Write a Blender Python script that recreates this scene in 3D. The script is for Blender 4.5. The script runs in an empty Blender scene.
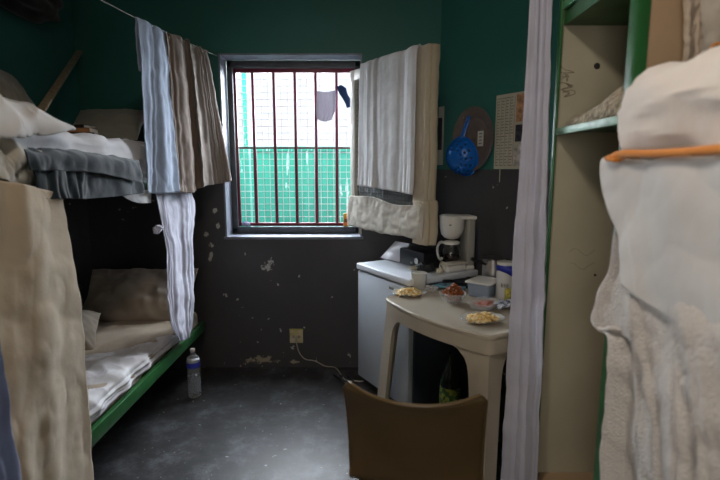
import bpy, bmesh, math, random
from mathutils import Vector, Matrix, noise
random.seed(7)
S = bpy.context.scene
COL = S.collection
PI = math.pi

# ------------------------------------------------------------------ camera
EYE = 1.5
PITCH = math.atan(71 / 480.0)
FPX = 480.0
cd = bpy.data.cameras.new('camera')
cam = bpy.data.objects.new('camera', cd)
COL.objects.link(cam)
cam.location = (0, 0, EYE)
cam.rotation_euler = (PI / 2 - PITCH, 0, 0)
cd.sensor_width = 36.0
cd.lens = 24.0
cd.clip_start = 0.02
cd.dof.use_dof = True
cd.dof.focus_distance = 2.7
cd.dof.aperture_fstop = 2.0
S.camera = cam

# ------------------------------------------------------------------ world, lights, exposure
W = bpy.data.worlds.new('overcast_sky')
S.world = W
W.use_nodes = True
bg = W.node_tree.nodes['Background']
bg.inputs[0].default_value = (0.80, 0.88, 1.0, 1)
bg.inputs[1].default_value = 0.66

S.view_settings.view_transform = 'Standard'
S.view_settings.look = 'None'
S.view_settings.exposure = 0.95
S.view_settings.gamma = 1.0


def area(name, loc, target, sx, sy, power, color, portal=False):
    l = bpy.data.lights.new(name, 'AREA')
    l.shape = 'RECTANGLE'
    l.size = sx
    l.size_y = sy
    l.energy = power
    l.color = color
    if portal:
        l.cycles.is_portal = True
    o = bpy.data.objects.new(name, l)
    COL.objects.link(o)
    o.location = loc
    d = Vector(target) - Vector(loc)
    o.rotation_euler = d.to_track_quat('-Z', 'Y').to_euler()
    return o


area('window_portal', (-0.486, 3.68, 1.65), (-0.486, 0, 1.65), 0.98, 1.26, 1, (1, 1, 1), portal=True)
# broad overcast daylight falling through the window
sl = bpy.data.lights.new('overcast_sun', 'SUN')
sl.energy = 47.0
sl.angle = math.radians(105)
sl.color = (0.84, 0.91, 1.0)
so = bpy.data.objects.new('overcast_sun', sl)
COL.objects.link(so)
so.location = (0, 8, 6)
so.rotation_euler = Vector((0.12, -1.0, -0.50)).to_track_quat('-Z', 'Y').to_euler()
# added warm fill from behind the camera, no known source there
dl = area('rear_fill', (-0.35, -1.35, 1.6), (0.8, 1.2, 1.2), 0.8, 1.4, 4.0, (1.0, 0.90, 0.80))
dl.data.spread = math.radians(110)
# warm fill added overhead to brighten the right side, no lamp fixture
area('overhead_fill', (-0.20, 0.70, 2.80), (0.2, 0.9, 0.0), 0.22, 0.22, 7.5, (1.0, 0.87, 0.74))

# ------------------------------------------------------------------ helpers
CP, SP = math.cos(PITCH), math.sin(PITCH)


def ray(u, v):
    a, k = (u - 360) / FPX, (240 - v) / FPX
    return Vector((a, CP + k * SP, k * CP - SP))


def at(u, v, X=None, Y=None, Z=None, d=None, wall=None):
    r = ray(u, v)
    o = Vector((0, 0, EYE))
    if X is not None:
        t = X / r.x
    elif Y is not None:
        t = Y / r.y
    elif Z is not None:
        t = (Z - EYE) / r.z
    elif wall is not None:
        p, n = wall
        t = (p - o).dot(n) / r.dot(n)
    else:
        t = d
    return o + r * t


def V(*a):
    return Vector(a)


MATS = {}


def mat(name, col, rough=0.6, metal=0.0, var=0.0, vscale=8.0, col2=None, bump=0.0, bscale=40.0, trans=0.0,
        ior=1.45, alpha=1.0, spec=0.5, sheen=0.0, weave=0.0, wscale=300.0, stretch=(1, 1, 1), sss=0.0, edge=(0.35, 0.65)):
    if name in MATS:
        return MATS[name]
    m = bpy.data.materials.new(name)
    m.use_nodes = True
    nt = m.node_tree
    b = nt.nodes['Principled BSDF']
    b.inputs['Base Color'].default_value = (*col, 1)
    b.inputs['Roughness'].default_value = rough
    b.inputs['Metallic'].default_value = metal
    b.inputs['IOR'].default_value = ior
    b.inputs['Alpha'].default_value = alpha
    b.inputs['Transmission Weight'].default_value = trans
    b.inputs['Specular IOR Level'].default_value = spec
    b.inputs['Sheen Weight'].default_value = sheen
    if sss:
        b.inputs['Subsurface Weight'].default_value = sss
        b.inputs['Subsurface Radius'].default_value = (0.02, 0.012, 0.008)
    tc = nt.nodes.new('ShaderNodeTexCoord')
    mp = nt.nodes.new('ShaderNodeMapping')
    mp.inputs['Scale'].default_value = stretch
    nt.links.new(tc.outputs['Object'], mp.inputs[0])
    n = nt.nodes.new('ShaderNodeTexNoise')
    n.inputs['Scale'].default_value = vscale
    n.inputs['Detail'].default_value = 5
    nt.links.new(mp.outputs[0], n.inputs['Vector'])
    rp = nt.nodes.new('ShaderNodeValToRGB')
    rp.color_ramp.elements[0].position = edge[0]
    rp.color_ramp.elements[1].position = edge[1]
    c2 = col2 if col2 else tuple(max(0, c * (1 - var)) for c in col)
    rp.color_ramp.elements[0].color = (*c2, 1)
    rp.color_ramp.elements[1].color = (*col, 1)
    nt.links.new(n.outputs['Fac'], rp.inputs[0])
    if var or col2:
        nt.links.new(rp.outputs[0], b.inputs['Base Color'])
    last = None
    if bump:
        bn = nt.nodes.new('ShaderNodeTexNoise')
        bn.inputs['Scale'].default_value = bscale
        bn.inputs['Detail'].default_value = 4
        nt.links.new(mp.outputs[0], bn.inputs['Vector'])
        bp = nt.nodes.new('ShaderNodeBump')
        bp.inputs['Strength'].default_value = bump
        bp.inputs['Distance'].default_value = 0.01
        nt.links.new(bn.outputs['Fac'], bp.inputs['Height'])
        last = bp
    if weave:
        vo = nt.nodes.new('ShaderNodeTexVoronoi')
        vo.inputs['Scale'].default_value = wscale
        nt.links.new(mp.outputs[0], vo.inputs['Vector'])
        bp = nt.nodes.new('ShaderNodeBump')
        bp.inputs['Strength'].default_value = weave
        bp.inputs['Distance'].default_value = 0.004
        nt.links.new(vo.outputs['Distance'], bp.inputs['Height'])
        if last:
            nt.links.new(last.outputs[0], bp.inputs['Normal'])
        last = bp
    if last:
        nt.links.new(last.outputs[0], b.inputs['Normal'])
    MATS[name] = m
    return m


def fabric(name, col, var=0.12, vscale=6, translucent=0.0, **k):
    if name in MATS:
        return MATS[name]
    k.setdefault('bump', 0.25)
    k.setdefault('bscale', 22)
    crease = k.pop('crease', 0.45)
    cscale = k.pop('cscale', 4.5)
    m = mat(name, col, rough=0.9, spec=0.15, sheen=0.25, var=var, vscale=vscale, **k)
    nt = m.node_tree
    b = nt.nodes['Principled BSDF']
    tc = nt.nodes.new('ShaderNodeTexCoord')
    rn = nt.nodes.new('ShaderNodeTexNoise')
    rn.noise_type = 'RIDGED_MULTIFRACTAL'
    rn.inputs['Scale'].default_value = cscale
    rn.inputs['Detail'].default_value = 2.5
    rn.inputs['Roughness'].default_value = 0.4
    rn.inputs['Distortion'].default_value = 0.5
    nt.links.new(tc.outputs['Object'], rn.inputs['Vector'])
    bp = nt.nodes.new('ShaderNodeBump')
    bp.inputs['Strength'].default_value = crease
    bp.inputs['Distance'].default_value = 0.02
    nt.links.new(rn.outputs['Fac'], bp.inputs['Height'])
    if b.inputs['Normal'].links:
        nt.links.new(b.inputs['Normal'].links[0].from_socket, bp.inputs['Normal'])
    nt.links.new(bp.outputs[0], b.inputs['Normal'])
    if translucent:
        nt = m.node_tree
        b = nt.nodes['Principled BSDF']
        tr = nt.nodes.new('ShaderNodeBsdfTranslucent')
        tr.inputs[0].default_value = (*col, 1)
        mx = nt.nodes.new('ShaderNodeMixShader')
        mx.inputs[0].default_value = translucent
        out = nt.nodes['Material Output']
        nt.links.new(b.outputs[0], mx.inputs[1])
        nt.links.new(tr.outputs[0], mx.inputs[2])
        nt.links.new(mx.outputs[0], out.inputs[0])
    return m


class MB:
    def __init__(self):
        self.bm = bmesh.new()

    def _add(self, t, M=None):
        if M is not None:
            bmesh.ops.transform(t, matrix=M, verts=t.verts)
        me = bpy.data.meshes.new('t')
        t.to_mesh(me)
        t.free()
        self.bm.from_mesh(me)
        bpy.data.meshes.remove(me)
        return self

    def box(self, lo, hi, bev=0.0, seg=2, M=None):
        lo, hi = Vector(lo), Vector(hi)
        t = bmesh.new()
        c = (lo + hi) / 2
        s = hi - lo
        bmesh.ops.create_cube(t, size=1.0, matrix=Matrix.Translation(c) @ Matrix.Diagonal((abs(s.x), abs(s.y), abs(s.z), 1)))
        if bev:
            bmesh.ops.bevel(t, geom=t.edges[:], offset=bev, segments=seg, affect='EDGES', profile=0.5)
        return self._add(t, M)

    def beam(self, a, b, w, h, bev=0.0, up=(0, 0, 1)):
        a, b = Vector(a), Vector(b)
        d = b - a
        L = d.length
        z = d.normalized()
        u = Vector(up)
        if abs(z.dot(u)) > 0.98:
            u = Vector((0, 1, 0))
        x = z.cross(u).normalized()
        y = x.cross(z).normalized()
        M = Matrix((x, y, z)).transposed().to_4x4()
        M.translation = a
        return self.box((-w / 2, -h / 2, 0), (w / 2, h / 2, L), bev, M=M)

    def tube(self, pts, r, n=10, cap=True):
        pts = [Vector(p) for p in pts]
        rr = r if isinstance(r, (list, tuple)) else [r] * len(pts)
        t = bmesh.new()
        rings = []
        ref = None
        for i, p in enumerate(pts):
            d = (pts[min(i + 1, len(pts) - 1)] - pts[max(i - 1, 0)])
            if d.length < 1e-9:
                d = Vector((0, 0, 1))
            d.normalize()
            if ref is None:
                ref = Vector((0, 0, 1)) if abs(d.z) < 0.9 else Vector((1, 0, 0))
            x = d.cross(ref)
            if x.length < 1e-6:
                x = d.cross(Vector((0, 1, 0)))
            x.normalize()
            y = x.cross(d).normalized()
            ref = y
            rings.append([t.verts.new(p + x * rr[i] * math.cos(2 * PI * k / n) + y * rr[i] * math.sin(2 * PI * k / n)) for k in range(n)])
        for i in range(len(rings) - 1):
            for k in range(n):
                t.faces.new((rings[i][k], rings[i][(k + 1) % n], rings[i + 1][(k + 1) % n], rings[i + 1][k]))
        if cap:
            t.faces.new(rings[0][::-1])
            t.faces.new(rings[-1])
        return self._add(t)

    def lathe(self, prof, n=28, M=None, close=False):
        t = bmesh.new()
        rings = []
        for r, z in prof:
            if r < 1e-5:
                rings.append([t.verts.new((0, 0, z))])
            else:
                rings.append([t.verts.new((r * math.cos(2 * PI * k / n), r * math.sin(2 * PI * k / n), z)) for k in range(n)])
        m = len(rings)
        for i in range(m if close else m - 1):
            a, b = rings[i], rings[(i + 1) % m]
            for k in range(n):
                k2 = (k + 1) % n
                if len(a) == 1 and len(b) == 1:
                    continue
                if len(a) == 1:
                    t.faces.new((a[0], b[k2], b[k]))
                elif len(b) == 1:
                    t.faces.new((a[k], a[k2], b[0]))
                else:
                    t.faces.new((a[k], a[k2], b[k2], b[k]))
        return self._add(t, M)

    def poly(self, pts, vec, bev=0.0):
        """extrude a planar outline by vec"""
        t = bmesh.new()
        vec = Vector(vec)
        a = [t.verts.new(Vector(p)) for p in pts]
        b = [t.verts.new(Vector(p) + vec) for p in pts]
        t.faces.new(a[::-1])
        t.faces.new(b)
        n = len(a)
        for i in range(n):
            t.faces.new((a[i], a[(i + 1) % n], b[(i + 1) % n], b[i]))
        bmesh.ops.recalc_face_normals(t, faces=t.faces)
        if bev:
            bmesh.ops.bevel(t, geom=t.edges[:], offset=bev, segments=2, affect='EDGES', profile=0.5)
        return self._add(t)

    def grid(self, P, wrap_u=False):
        t = bmesh.new()
        vs = [[t.verts.new(p) for p in row] for row in P]
        for i in range(len(P) - 1):
            m = len(P[i])
            for j in range(m if wrap_u else m - 1):
                j2 = (j + 1) % m
                t.faces.new((vs[i][j], vs[i][j2], vs[i + 1][j2], vs[i + 1][j]))
        return self._add(t)

    def blob(self, c, r, seed=0, amp=0.2, freq=2.0, sub=3, M=None):
        t = bmesh.new()
        bmesh.ops.create_icosphere(t, subdivisions=sub, radius=1.0)
        for v in t.verts:
            d = v.co.normalized()
            v.co = d * (1 + amp * noise.noise(d * freq + Vector((seed * 7.3, seed * 3.1, 0))))
        R = Matrix.Translation(Vector(c)) @ (M or Matrix.Identity(4)) @ Matrix.Diagonal((*r, 1))
        return self._add(t, R)


def rootmat(parent):
    while parent.parent:
        parent = parent.parent
    return Matrix.Translation(parent.location) @ parent.rotation_euler.to_matrix().to_4x4()


def obj(name, mb, m, parent=None, local=False, smooth=True, angle=40, solid=0.0, bev=0.0, sub=0):
    """link ONE mesh object. World coordinates unless local=True; a top-level mesh gets its origin at its base."""
    bm = mb.bm
    if solid is False:
        pass
    if parent is not None:
        if not local:
            bmesh.ops.transform(bm, matrix=rootmat(parent).inverted(), verts=bm.verts)
        loc = Vector((0, 0, 0))
    else:
        lo = Vector([min(v.co[i] for v in bm.verts) for i in range(3)])
        hi = Vector([max(v.co[i] for v in bm.verts) for i in range(3)])
        loc = Vector(((lo.x + hi.x) / 2, (lo.y + hi.y) / 2, lo.z))
        bmesh.ops.translate(bm, verts=bm.verts, vec=-loc)
    if not solid:
        bmesh.ops.recalc_face_normals(bm, faces=bm.faces)
    me = bpy.data.meshes.new(name)
    bm.to_mesh(me)
    bm.free()
    me.materials.append(m)
    o = bpy.data.objects.new(name, me)
    COL.objects.link(o)
    o.location = loc
    if parent is not None:
        o.parent = parent
    if smooth:
        me.shade_smooth()
        if not solid:
            me.set_sharp_from_angle(angle=math.radians(angle))
    if solid:
        md = o.modifiers.new('thickness', 'SOLIDIFY')
        md.thickness = solid
        md.offset = 0
    if sub:
        md = o.modifiers.new('smooth', 'SUBSURF')
        md.levels = sub
        md.render_levels = sub
    return o


def thing(name, label, cat, loc, rz=0.0, group=None):
    o = bpy.data.objects.new(name, None)
    o.empty_display_size = 0.05
    COL.objects.link(o)
    o.location = loc
    o.rotation_euler = (0, 0, rz)
    return tag(o, label, cat, group)


def tag(o, label, cat, group=None, kind=None):
    o['label'] = label
    o['category'] = cat
    if group:
        o['group'] = group
    if kind:
        o['kind'] = kind
    return o


def struct(name, mb, m, parent=None, **k):
    o = obj(name, mb, m, parent, **k)
    if parent is None:
        o['kind'] = 'structure'
    return o


def catmull(pts, n):
    pts = [Vector(p) for p in pts]
    if len(pts) == 1:
        return pts * n
    P = [2 * pts[0] - pts[1]] + pts + [2 * pts[-1] - pts[-2]]
    out = []
    m = len(pts) - 1
    for i in range(n):
        x = i / (n - 1) * m
        k = min(int(x), m - 1)
        t = x - k
        a, b, c, d = P[k], P[k + 1], P[k + 2], P[k + 3]
        out.append(0.5 * ((2 * b) + (c - a) * t + (2 * a - 5 * b + 4 * c - d) * t * t + (3 * b - a - 3 * c + d) * t ** 3))
    return out


def clothgrid(rows, nu=90, nv=60, folds=6, a0=0.002, a1=0.02, wr=0.004, wf=9.0, seed=0, drift=0.5, edge=None):
    R = [catmull(r, nu) for r in rows]
    cols = [catmull([R[i][j] for i in range(len(R))], nv) for j in range(nu)]
    P = [[cols[j][i] for j in range(nu)] for i in range(nv)]
    rnd = random.Random(seed)
    ph = [rnd.uniform(0, 6.28) for _ in range(4)]
    out = []
    for i in range(nv):
        row = []
        t = i / (nv - 1)
        for j in range(nu):
            s = j / (nu - 1)
            du = P[i][min(j + 1, nu - 1)] - P[i][max(j - 1, 0)]
            dv = P[min(i + 1, nv - 1)][j] - P[max(i - 1, 0)][j]
            n = du.cross(dv)
            if n.length > 1e-9:
                n.normalize()
            sw = s + 0.06 * math.sin(3 * s * 3.1 + ph[2]) + 0.03 * drift * math.sin(2.2 * t + ph[3])
            f = 1.9 * noise.noise(V(sw * folds * 1.9 + ph[0], t * 0.9 * drift, seed)) + 0.8 * noise.noise(V(sw * folds * 4.1 + ph[1], t * 1.6, seed + 5)) + 0.8 * (0.25 - abs(noise.noise(V(sw * folds * 2.6 + ph[2] + 0.4 * t, t * 1.1, seed + 9))))
            amp = a0 + (a1 - a0) * t
            p = P[i][j]
            q = p * wf + Vector((seed * 5.1, seed * 1.7, 0))
            w = noise.noise(q) * 1.0 + 0.5 * noise.noise(q * 2.3) + 0.6 * (0.3 - abs(noise.noise(q * 1.4 + Vector((9, 9, 9)))))
            cr = abs(noise.noise(q * 0.55 + V(2, 8, 1))) ** 0.55 + 0.6 * abs(noise.noise(q * 1.25 + V(7, 1, 4))) ** 0.6
            row.append(p + n * (amp * f + wr * w - 1.3 * wr * (cr - 0.6)))
        out.append(row)
    return out


def cloth(name, rows, m, parent=None, thick=0.004, **k):
    mb = MB()
    mb.grid(clothgrid(rows, **k))
    return obj(name, mb, m, parent, solid=thick)


def pillow(name, c, size, rot, m, parent=None, seed=0, wr=0.012, pinch=0.35):
    """soft cushion: size = (width, length, thickness), rot = euler"""
    n = 64
    mb = MB()
    M = Matrix.Translation(Vector(c)) @ Matrix.Rotation(rot[2], 4, 'Z') @ Matrix.Rotation(rot[1], 4, 'Y') @ Matrix.Rotation(rot[0], 4, 'X')
    for sg in (1, -1):
        P = []
        for i in range(n):
            row = []
            for j in range(n):
                a = -1 + 2 * i / (n - 1)
                b = -1 + 2 * j / (n - 1)
                h = max(0, (1 - abs(a) ** 2.4)) ** 0.6 * max(0, (1 - abs(b) ** 2.4)) ** 0.6
                x = a * (1 - 0.06 * (1 - abs(b)) * abs(a)) * size[0] / 2
                y = b * (1 - 0.06 * (1 - abs(a)) * abs(b)) * size[1] / 2
                q = Vector((x * 7 + seed * 3, y * 7, sg * 2.0))
                w = (noise.noise(q) + 0.5 * noise.noise(q * 2.5) - 0.7 * abs(noise.noise(q * 1.3 + Vector((4, 4, 4))))) * wr * min(1, h * 2.2)
                ang = math.atan2(b, a)
                w += 0.35 * wr * math.sin(ang * 22 + seed) * max(0, (a * a + b * b) - 0.7) * min(1, h * 3)
                row.append(Vector((x, y, sg * (h * size[2] / 2 + w))))
            P.append(row)
        mb.grid(P)
    bmesh.ops.remove_doubles(mb.bm, verts=mb.bm.verts, dist=0.0008)
    bmesh.ops.transform(mb.bm, matrix=M, verts=mb.bm.verts)
    return obj(name, mb, m, parent, angle=180)


def softbox(lo, hi, r=0.04, n=46, wr=0.008, wf=6.0, seed=0, sag=0.0):
    """mattress-like box with rounded edges and wrinkled cover"""
    lo, hi = Vector(lo), Vector(hi)
    c, h = (lo + hi) / 2, (hi - lo) / 2
    t = bmesh.new()
    bmesh.ops.create_cube(t, size=2.0)
    bmesh.ops.subdivide_edges(t, edges=t.edges[:], cuts=n, use_grid_fill=True)
    for v in t.verts:
        p = Vector((v.co.x * h.x, v.co.y * h.y, v.co.z * h.z))
        q = Vector([max(-h[i] + r, min(h[i] - r, p[i])) for i in range(3)])
        d = p - q
        if d.length > 1e-9:
            p = q + d.normalized() * min(r, d.length) if sum(abs(x) > 1e-6 for x in d) > 1 else p
        w = p * wf + Vector((seed * 3.3, 0, 0))
        k = noise.noise(w) + 0.4 * noise.noise(w * 2.4) - 1.2 * (abs(noise.noise(w * 1.7 + Vector((3, 1, 2)))) ** 0.55 - 0.4)
        nn = Vector((p.x / h.x, p.y / h.y, p.z / h.z))
        nn = Vector([x ** 7 for x in nn])
        if nn.length > 0:
            nn.normalize()
        p += nn * k * wr
        if v.co.z > 0:
            p.z -= sag * (1 - (v.co.x) ** 2)
        v.co = p + c
    mb = MB()
    mb._add(t)
    return mb


# ------------------------------------------------------------------ materials
M_white_paint = mat('cream_paint', (0.62, 0.60, 0.52), 0.45, var=0.15, vscale=12, bump=0.1, bscale=30)
M_green = mat('green_enamel', (0.025, 0.125, 0.035), 0.35, var=0.35, vscale=9, bump=0.12, bscale=60)
M_greenlight = mat('light_green_enamel', (0.12, 0.42, 0.20), 0.35, var=0.35, vscale=14, bump=0.1)
M_greenpale = mat('worn_green_shelf', (0.30, 0.52, 0.38), 0.4, var=0.4, vscale=20, bump=0.1)
M_red = mat('dark_red_paint', (0.17, 0.010, 0.035), 0.35, var=0.3, vscale=15)
M_black = mat('black_plastic', (0.012, 0.012, 0.014), 0.35)
M_steel = mat('brushed_steel', (0.55, 0.54, 0.52), 0.28, metal=1.0, bump=0.05, bscale=90)
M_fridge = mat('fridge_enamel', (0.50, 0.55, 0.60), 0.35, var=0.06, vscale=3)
M_fridgetop = mat('fridge_top_laminate', (0.62, 0.66, 0.72), 0.35, var=0.05, vscale=4)
M_table = mat('beige_plastic', (0.42, 0.37, 0.29), 0.42, var=0.10, vscale=5, bump=0.03, bscale=200)
M_chair = mat('ochre_plastic', (0.13, 0.085, 0.036), 0.38, var=0.15, vscale=5, bump=0.04, bscale=120, sss=0.1)
M_clear = mat('clear_plastic', (0.80, 0.84, 0.88), 0.08, alpha=0.22, spec=0.8)
M_frost = mat('frosted_plastic', (0.60, 0.59, 0.54), 0.35, alpha=0.6)
M_glass = mat('clear_glass', (1, 1, 1), 0.02, trans=1.0, ior=1.45)
M_whiteplastic = mat('white_plastic', (0.76, 0.75, 0.71), 0.35, var=0.06, vscale=8)
M_blue = mat('blue_plastic', (0.01, 0.13, 0.52), 0.25)
M_brownpan = mat('brown_plastic_tray', (0.17, 0.135, 0.115), 0.4, var=0.2, vscale=20)
M_paper = mat('paper', (0.55, 0.52, 0.42), 0.8, var=0.1, vscale=6)
M_ink = mat('printed_ink', (0.17, 0.17, 0.13), 0.7)
M_wood = mat('bare_wood', (0.45, 0.34, 0.22), 0.55, var=0.35, vscale=6, stretch=(8, 8, 1))
M_cable = mat('white_cable', (0.42, 0.38, 0.32), 0.5)
M_card = mat('cardboard_tan', (0.36, 0.25, 0.15), 0.8, var=0.18, vscale=5, bump=0.15, bscale=30)

F_white = fabric('white_cotton', (0.76, 0.76, 0.76), translucent=0.15, crease=0.1)
F_cream = fabric('cream_cotton', (0.56, 0.52, 0.44), translucent=0.10)
F_beige = fabric('beige_cotton', (0.60, 0.49, 0.35), translucent=0.15, bump=0.35, bscale=14)
F_beige2 = fabric('beige_wrap_cotton', (0.58, 0.50, 0.37), translucent=0.15)
F_blue = fabric('pale_blue_cotton', (0.42, 0.50, 0.64), translucent=0.15)
F_brown = fabric('brown_cotton', (0.235, 0.175, 0.135), translucent=0.08)
F_taupe = fabric('taupe_cotton', (0.30, 0.25, 0.215), translucent=0.08)
F_slate = fabric('slate_blue_cotton', (0.016, 0.027, 0.036))
F_gauze = fabric('white_gauze', (0.66, 0.66, 0.76), translucent=0.25, crease=0.15)
F_terry = fabric('white_terry', (0.70, 0.66, 0.62), weave=0.8, wscale=240, bump=0.6, bscale=110, crease=0.15)
F_sheet = fabric('white_bed_sheet', (0.64, 0.63, 0.64), bump=0.4, bscale=12, crease=0.9, cscale=5)
F_mattress = fabric('tan_mattress_cover', (0.36, 0.29, 0.21), bump=0.3, bscale=12)
F_pillow = fabric('grey_pillow_cotton', (0.38, 0.37, 0.31), bump=0.3, bscale=14)
F_orange = fabric('orange_piping', (0.75, 0.26, 0.03))
F_net = fabric('crochet_beige', (0.48, 0.40, 0.28), weave=1.0, wscale=85, var=0.6, vscale=70)
F_lav = fabric('lavender_curtain', (0.58, 0.58, 0.68), translucent=0.15, bump=0.3, bscale=25)
F_bluedark = fabric('blue_grey_cotton', (0.14, 0.18, 0.32))
F_teal = fabric('blue_rag', (0.15, 0.36, 0.50))
F_grey = fabric('grey_jersey', (0.42, 0.40, 0.44), translucent=0.3)
F_navy = fabric('navy_jersey', (0.03, 0.06, 0.16))
F_pattern = fabric('navy_patterned_cotton', (0.05, 0.07, 0.16), col2=(0.55, 0.58, 0.66), vscale=60, edge=(0.5, 0.54))

# ------------------------------------------------------------------ room
YB = 3.49                      # back wall
XL = -1.98                     # left wall
YF = -1.45                     # wall behind the camera
CEIL = 2.85
XR = 1.70
DX, DY = 0.518, -0.855         # direction of the slanted wall
W0 = V(0.56, YB, 0)
WN = V(-0.855, -0.518, 0)      # its normal, into the room
YJ = YB + (XR - W0.x) / DX * DY


def wall_material():
    m = bpy.data.materials.new('two_tone_wall_paint')
    m.use_nodes = True
    nt = m.node_tree
    N, L = nt.nodes, nt.links
    b = N['Principled BSDF']
    g = N.new('ShaderNodeNewGeometry')
    sx = N.new('ShaderNodeSeparateXYZ')
    L.new(g.outputs['Position'], sx.inputs[0])

    def noise_(scale, detail=4, rough=0.6):
        n = N.new('ShaderNodeTexNoise')
        n.inputs['Scale'].default_value = scale
        n.inputs['Detail'].default_value = detail
        n.inputs['Roughness'].default_value = rough
        L.new(g.outputs['Position'], n.inputs['Vector'])
        return n.outputs['Fac']

    def math_(op, a, b_=None, c=None):
        n = N.new('ShaderNodeMath')
        n.operation = op
        for i, x in enumerate((a, b_, c)):
            if x is None:
                continue
            if isinstance(x, (int, float)):
                n.inputs[i].default_value = x
            else:
                L.new(x, n.inputs[i])
        return n.outputs[0]

    def mix(f, a, b_):
        n = N.new('ShaderNodeMix')
        n.data_type = 'RGBA'
        L.new(f, n.inputs[0]) if not isinstance(f, (int, float)) else None
        for i, x in ((6, a), (7, b_)):
            if isinstance(x, tuple):
                n.inputs[i].default_value = (*x, 1)
            else:
                L.new(x, n.inputs[i])
        return n.outputs[2]

    big = noise_(2.2)
    fine = noise_(30)
    green = mix(big, (0.026, 0.130, 0.108), (0.042, 0.190, 0.158))
    grey = mix(big, (0.046, 0.046, 0.050), (0.076, 0.074, 0.077))
    zz = math_('ADD', sx.outputs['Z'], math_('MULTIPLY', math_('SUBTRACT', fine, 0.5), 0.012))
    up = math_('GREATER_THAN', zz, 1.497)
    col = mix(up, grey, green)
    # small chips on the dark dado
    chips = noise_(17, 3, 0.55)
    region = noise_(1.9, 2)
    chip = math_('MULTIPLY', math_('GREATER_THAN', chips, 0.70), math_('GREATER_THAN', region, 0.47))
    chip = math_('MULTIPLY', chip, math_('LESS_THAN', sx.outputs['Z'], 1.45))
    col = mix(chip, col, (0.42, 0.41, 0.40))
    # flaked patches with a place of their own
    warp = noise_(14, 5, 0.75)
    mask = None
    for (cx, cz, rx, rz) in [(-0.68, 0.80, 0.055, 0.05), (-0.78, 0.055, 0.17, 0.045), (-0.50, 0.04, 0.10, 0.018), (-1.13, 1.02, 0.03, 0.03),
                             (-1.09, 0.95, 0.025, 0.025), (-1.10, 0.86, 0.02, 0.03), (-1.04, 1.08, 0.02, 0.03), (-1.06, 1.2, 0.02, 0.02)]:
        ax = math_('DIVIDE', math_('SUBTRACT', sx.outputs['X'], cx), rx)
        az = math_('DIVIDE', math_('SUBTRACT', sx.outputs['Z'], cz), rz)
        d = math_('SQRT', math_('ADD', math_('MULTIPLY', ax, ax), math_('MULTIPLY', az, az)))
        d = math_('ADD', d, math_('MULTIPLY', math_('SUBTRACT', warp, 0.5), 5.5))
        h = math_('LESS_THAN', d, 0.55)
        mask = h if mask is None else math_('MAXIMUM', mask, h)
    onback = math_('GREATER_THAN', sx.outputs['Y'], YB - 0.02)
    mask = math_('MULTIPLY', mask, onback)
    low = math_('LESS_THAN', sx.outputs['Z'], 0.15)
    pc = mix(low, (0.46, 0.45, 0.42), (0.36, 0.31, 0.23))
    col = mix(mask, col, pc)
    L.new(col, b.inputs['Base Color'])
    b.inputs['Roughness'].default_value = 0.5
    b.inputs['Specular IOR Level'].default_value = 0.4
    bp = N.new('ShaderNodeBump')
    bp.inputs['Strength'].default_value = 0.25
    bp.inputs['Distance'].default_value = 0.01
    hsum = math_('SUBTRACT', math_('ADD', noise_(6), math_('MULTIPLY', fine, 0.25)), math_('MULTIPLY', mask, 0.4))
    L.new(hsum, bp.inputs['Height'])
    L.new(bp.outputs[0], b.inputs['Normal'])
    return m


def floor_material():
    m = bpy.data.materials.new('worn_concrete')
    m.use_nodes = True
    nt = m.node_tree
    N, L = nt.nodes, nt.links
    b = N['Principled BSDF']
    g = N.new('ShaderNodeNewGeometry')

    def ns(scale, det=6, r=0.6):
        n = N.new('ShaderNodeTexNoise')
        n.inputs['Scale'].default_value = scale
        n.inputs['Detail'].default_value = det
        n.inputs['Roughness'].default_value = r
        L.new(g.outputs['Position'], n.inputs['Vector'])
        return n

    def ramp(src, *els):
        r = N.new('ShaderNodeValToRGB')
        r.color_ramp.elements[0].position, r.color_ramp.elements[0].color = els[0][0], (*els[0][1], 1)
        r.color_ramp.elements[1].position, r.color_ramp.elements[1].color = els[-1][0], (*els[-1][1], 1)
        for p, c in els[1:-1]:
            e = r.color_ramp.elements.new(p)
            e.color = (*c, 1)
        L.new(src, r.inputs[0])
        return r

    a = ns(5.5, 12, 0.78)
    c = ramp(a.outputs['Fac'], (0.30, (0.014, 0.013, 0.012)), (0.50, (0.034, 0.034, 0.035)), (0.68, (0.12, 0.125, 0.14)))
    s = ns(28, 3, 0.5)
    sp = ramp(s.outputs['Fac'], (0.685, (0, 0, 0)), (0.72, (1, 1, 1)))
    mx = N.new('ShaderNodeMix')
    mx.data_type = 'RGBA'
    L.new(sp.outputs[0], mx.inputs[0])
    L.new(c.outputs[0], mx.inputs[6])
    mx.inputs[7].default_value = (0.30, 0.30, 0.30, 1)
    L.new(mx.outputs[2], b.inputs['Base Color'])
    rr = ramp(ns(5, 6, 0.7).outputs['Fac'], (0.30, (0.34, 0.34, 0.34)), (0.70, (0.5, 0.5, 0.5)))
    L.new(rr.outputs[0], b.inputs['Roughness'])
    bp = N.new('ShaderNodeBump')
    bp.inputs['Strength'].default_value = 0.3
    bp.inputs['Distance'].default_value = 0.004
    L.new(ns(30, 8, 0.75).outputs['Fac'], bp.inputs['Height'])
    L.new(bp.outputs[0], b.inputs['Normal'])
    return m


M_wall = wall_material()
M_floor = floor_material()
M_ceil = mat('ceiling_paint', (0.16, 0.18, 0.17), 0.8, var=0.1, vscale=3)
M_reveal = mat('grey_reveal_paint', (0.25, 0.27, 0.33), 0.45, var=0.3, vscale=10, bump=0.2, bscale=20)
M_frame = mat('dark_grey_frame_paint', (0.075, 0.08, 0.09), 0.45, var=0.3, vscale=12)

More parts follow.
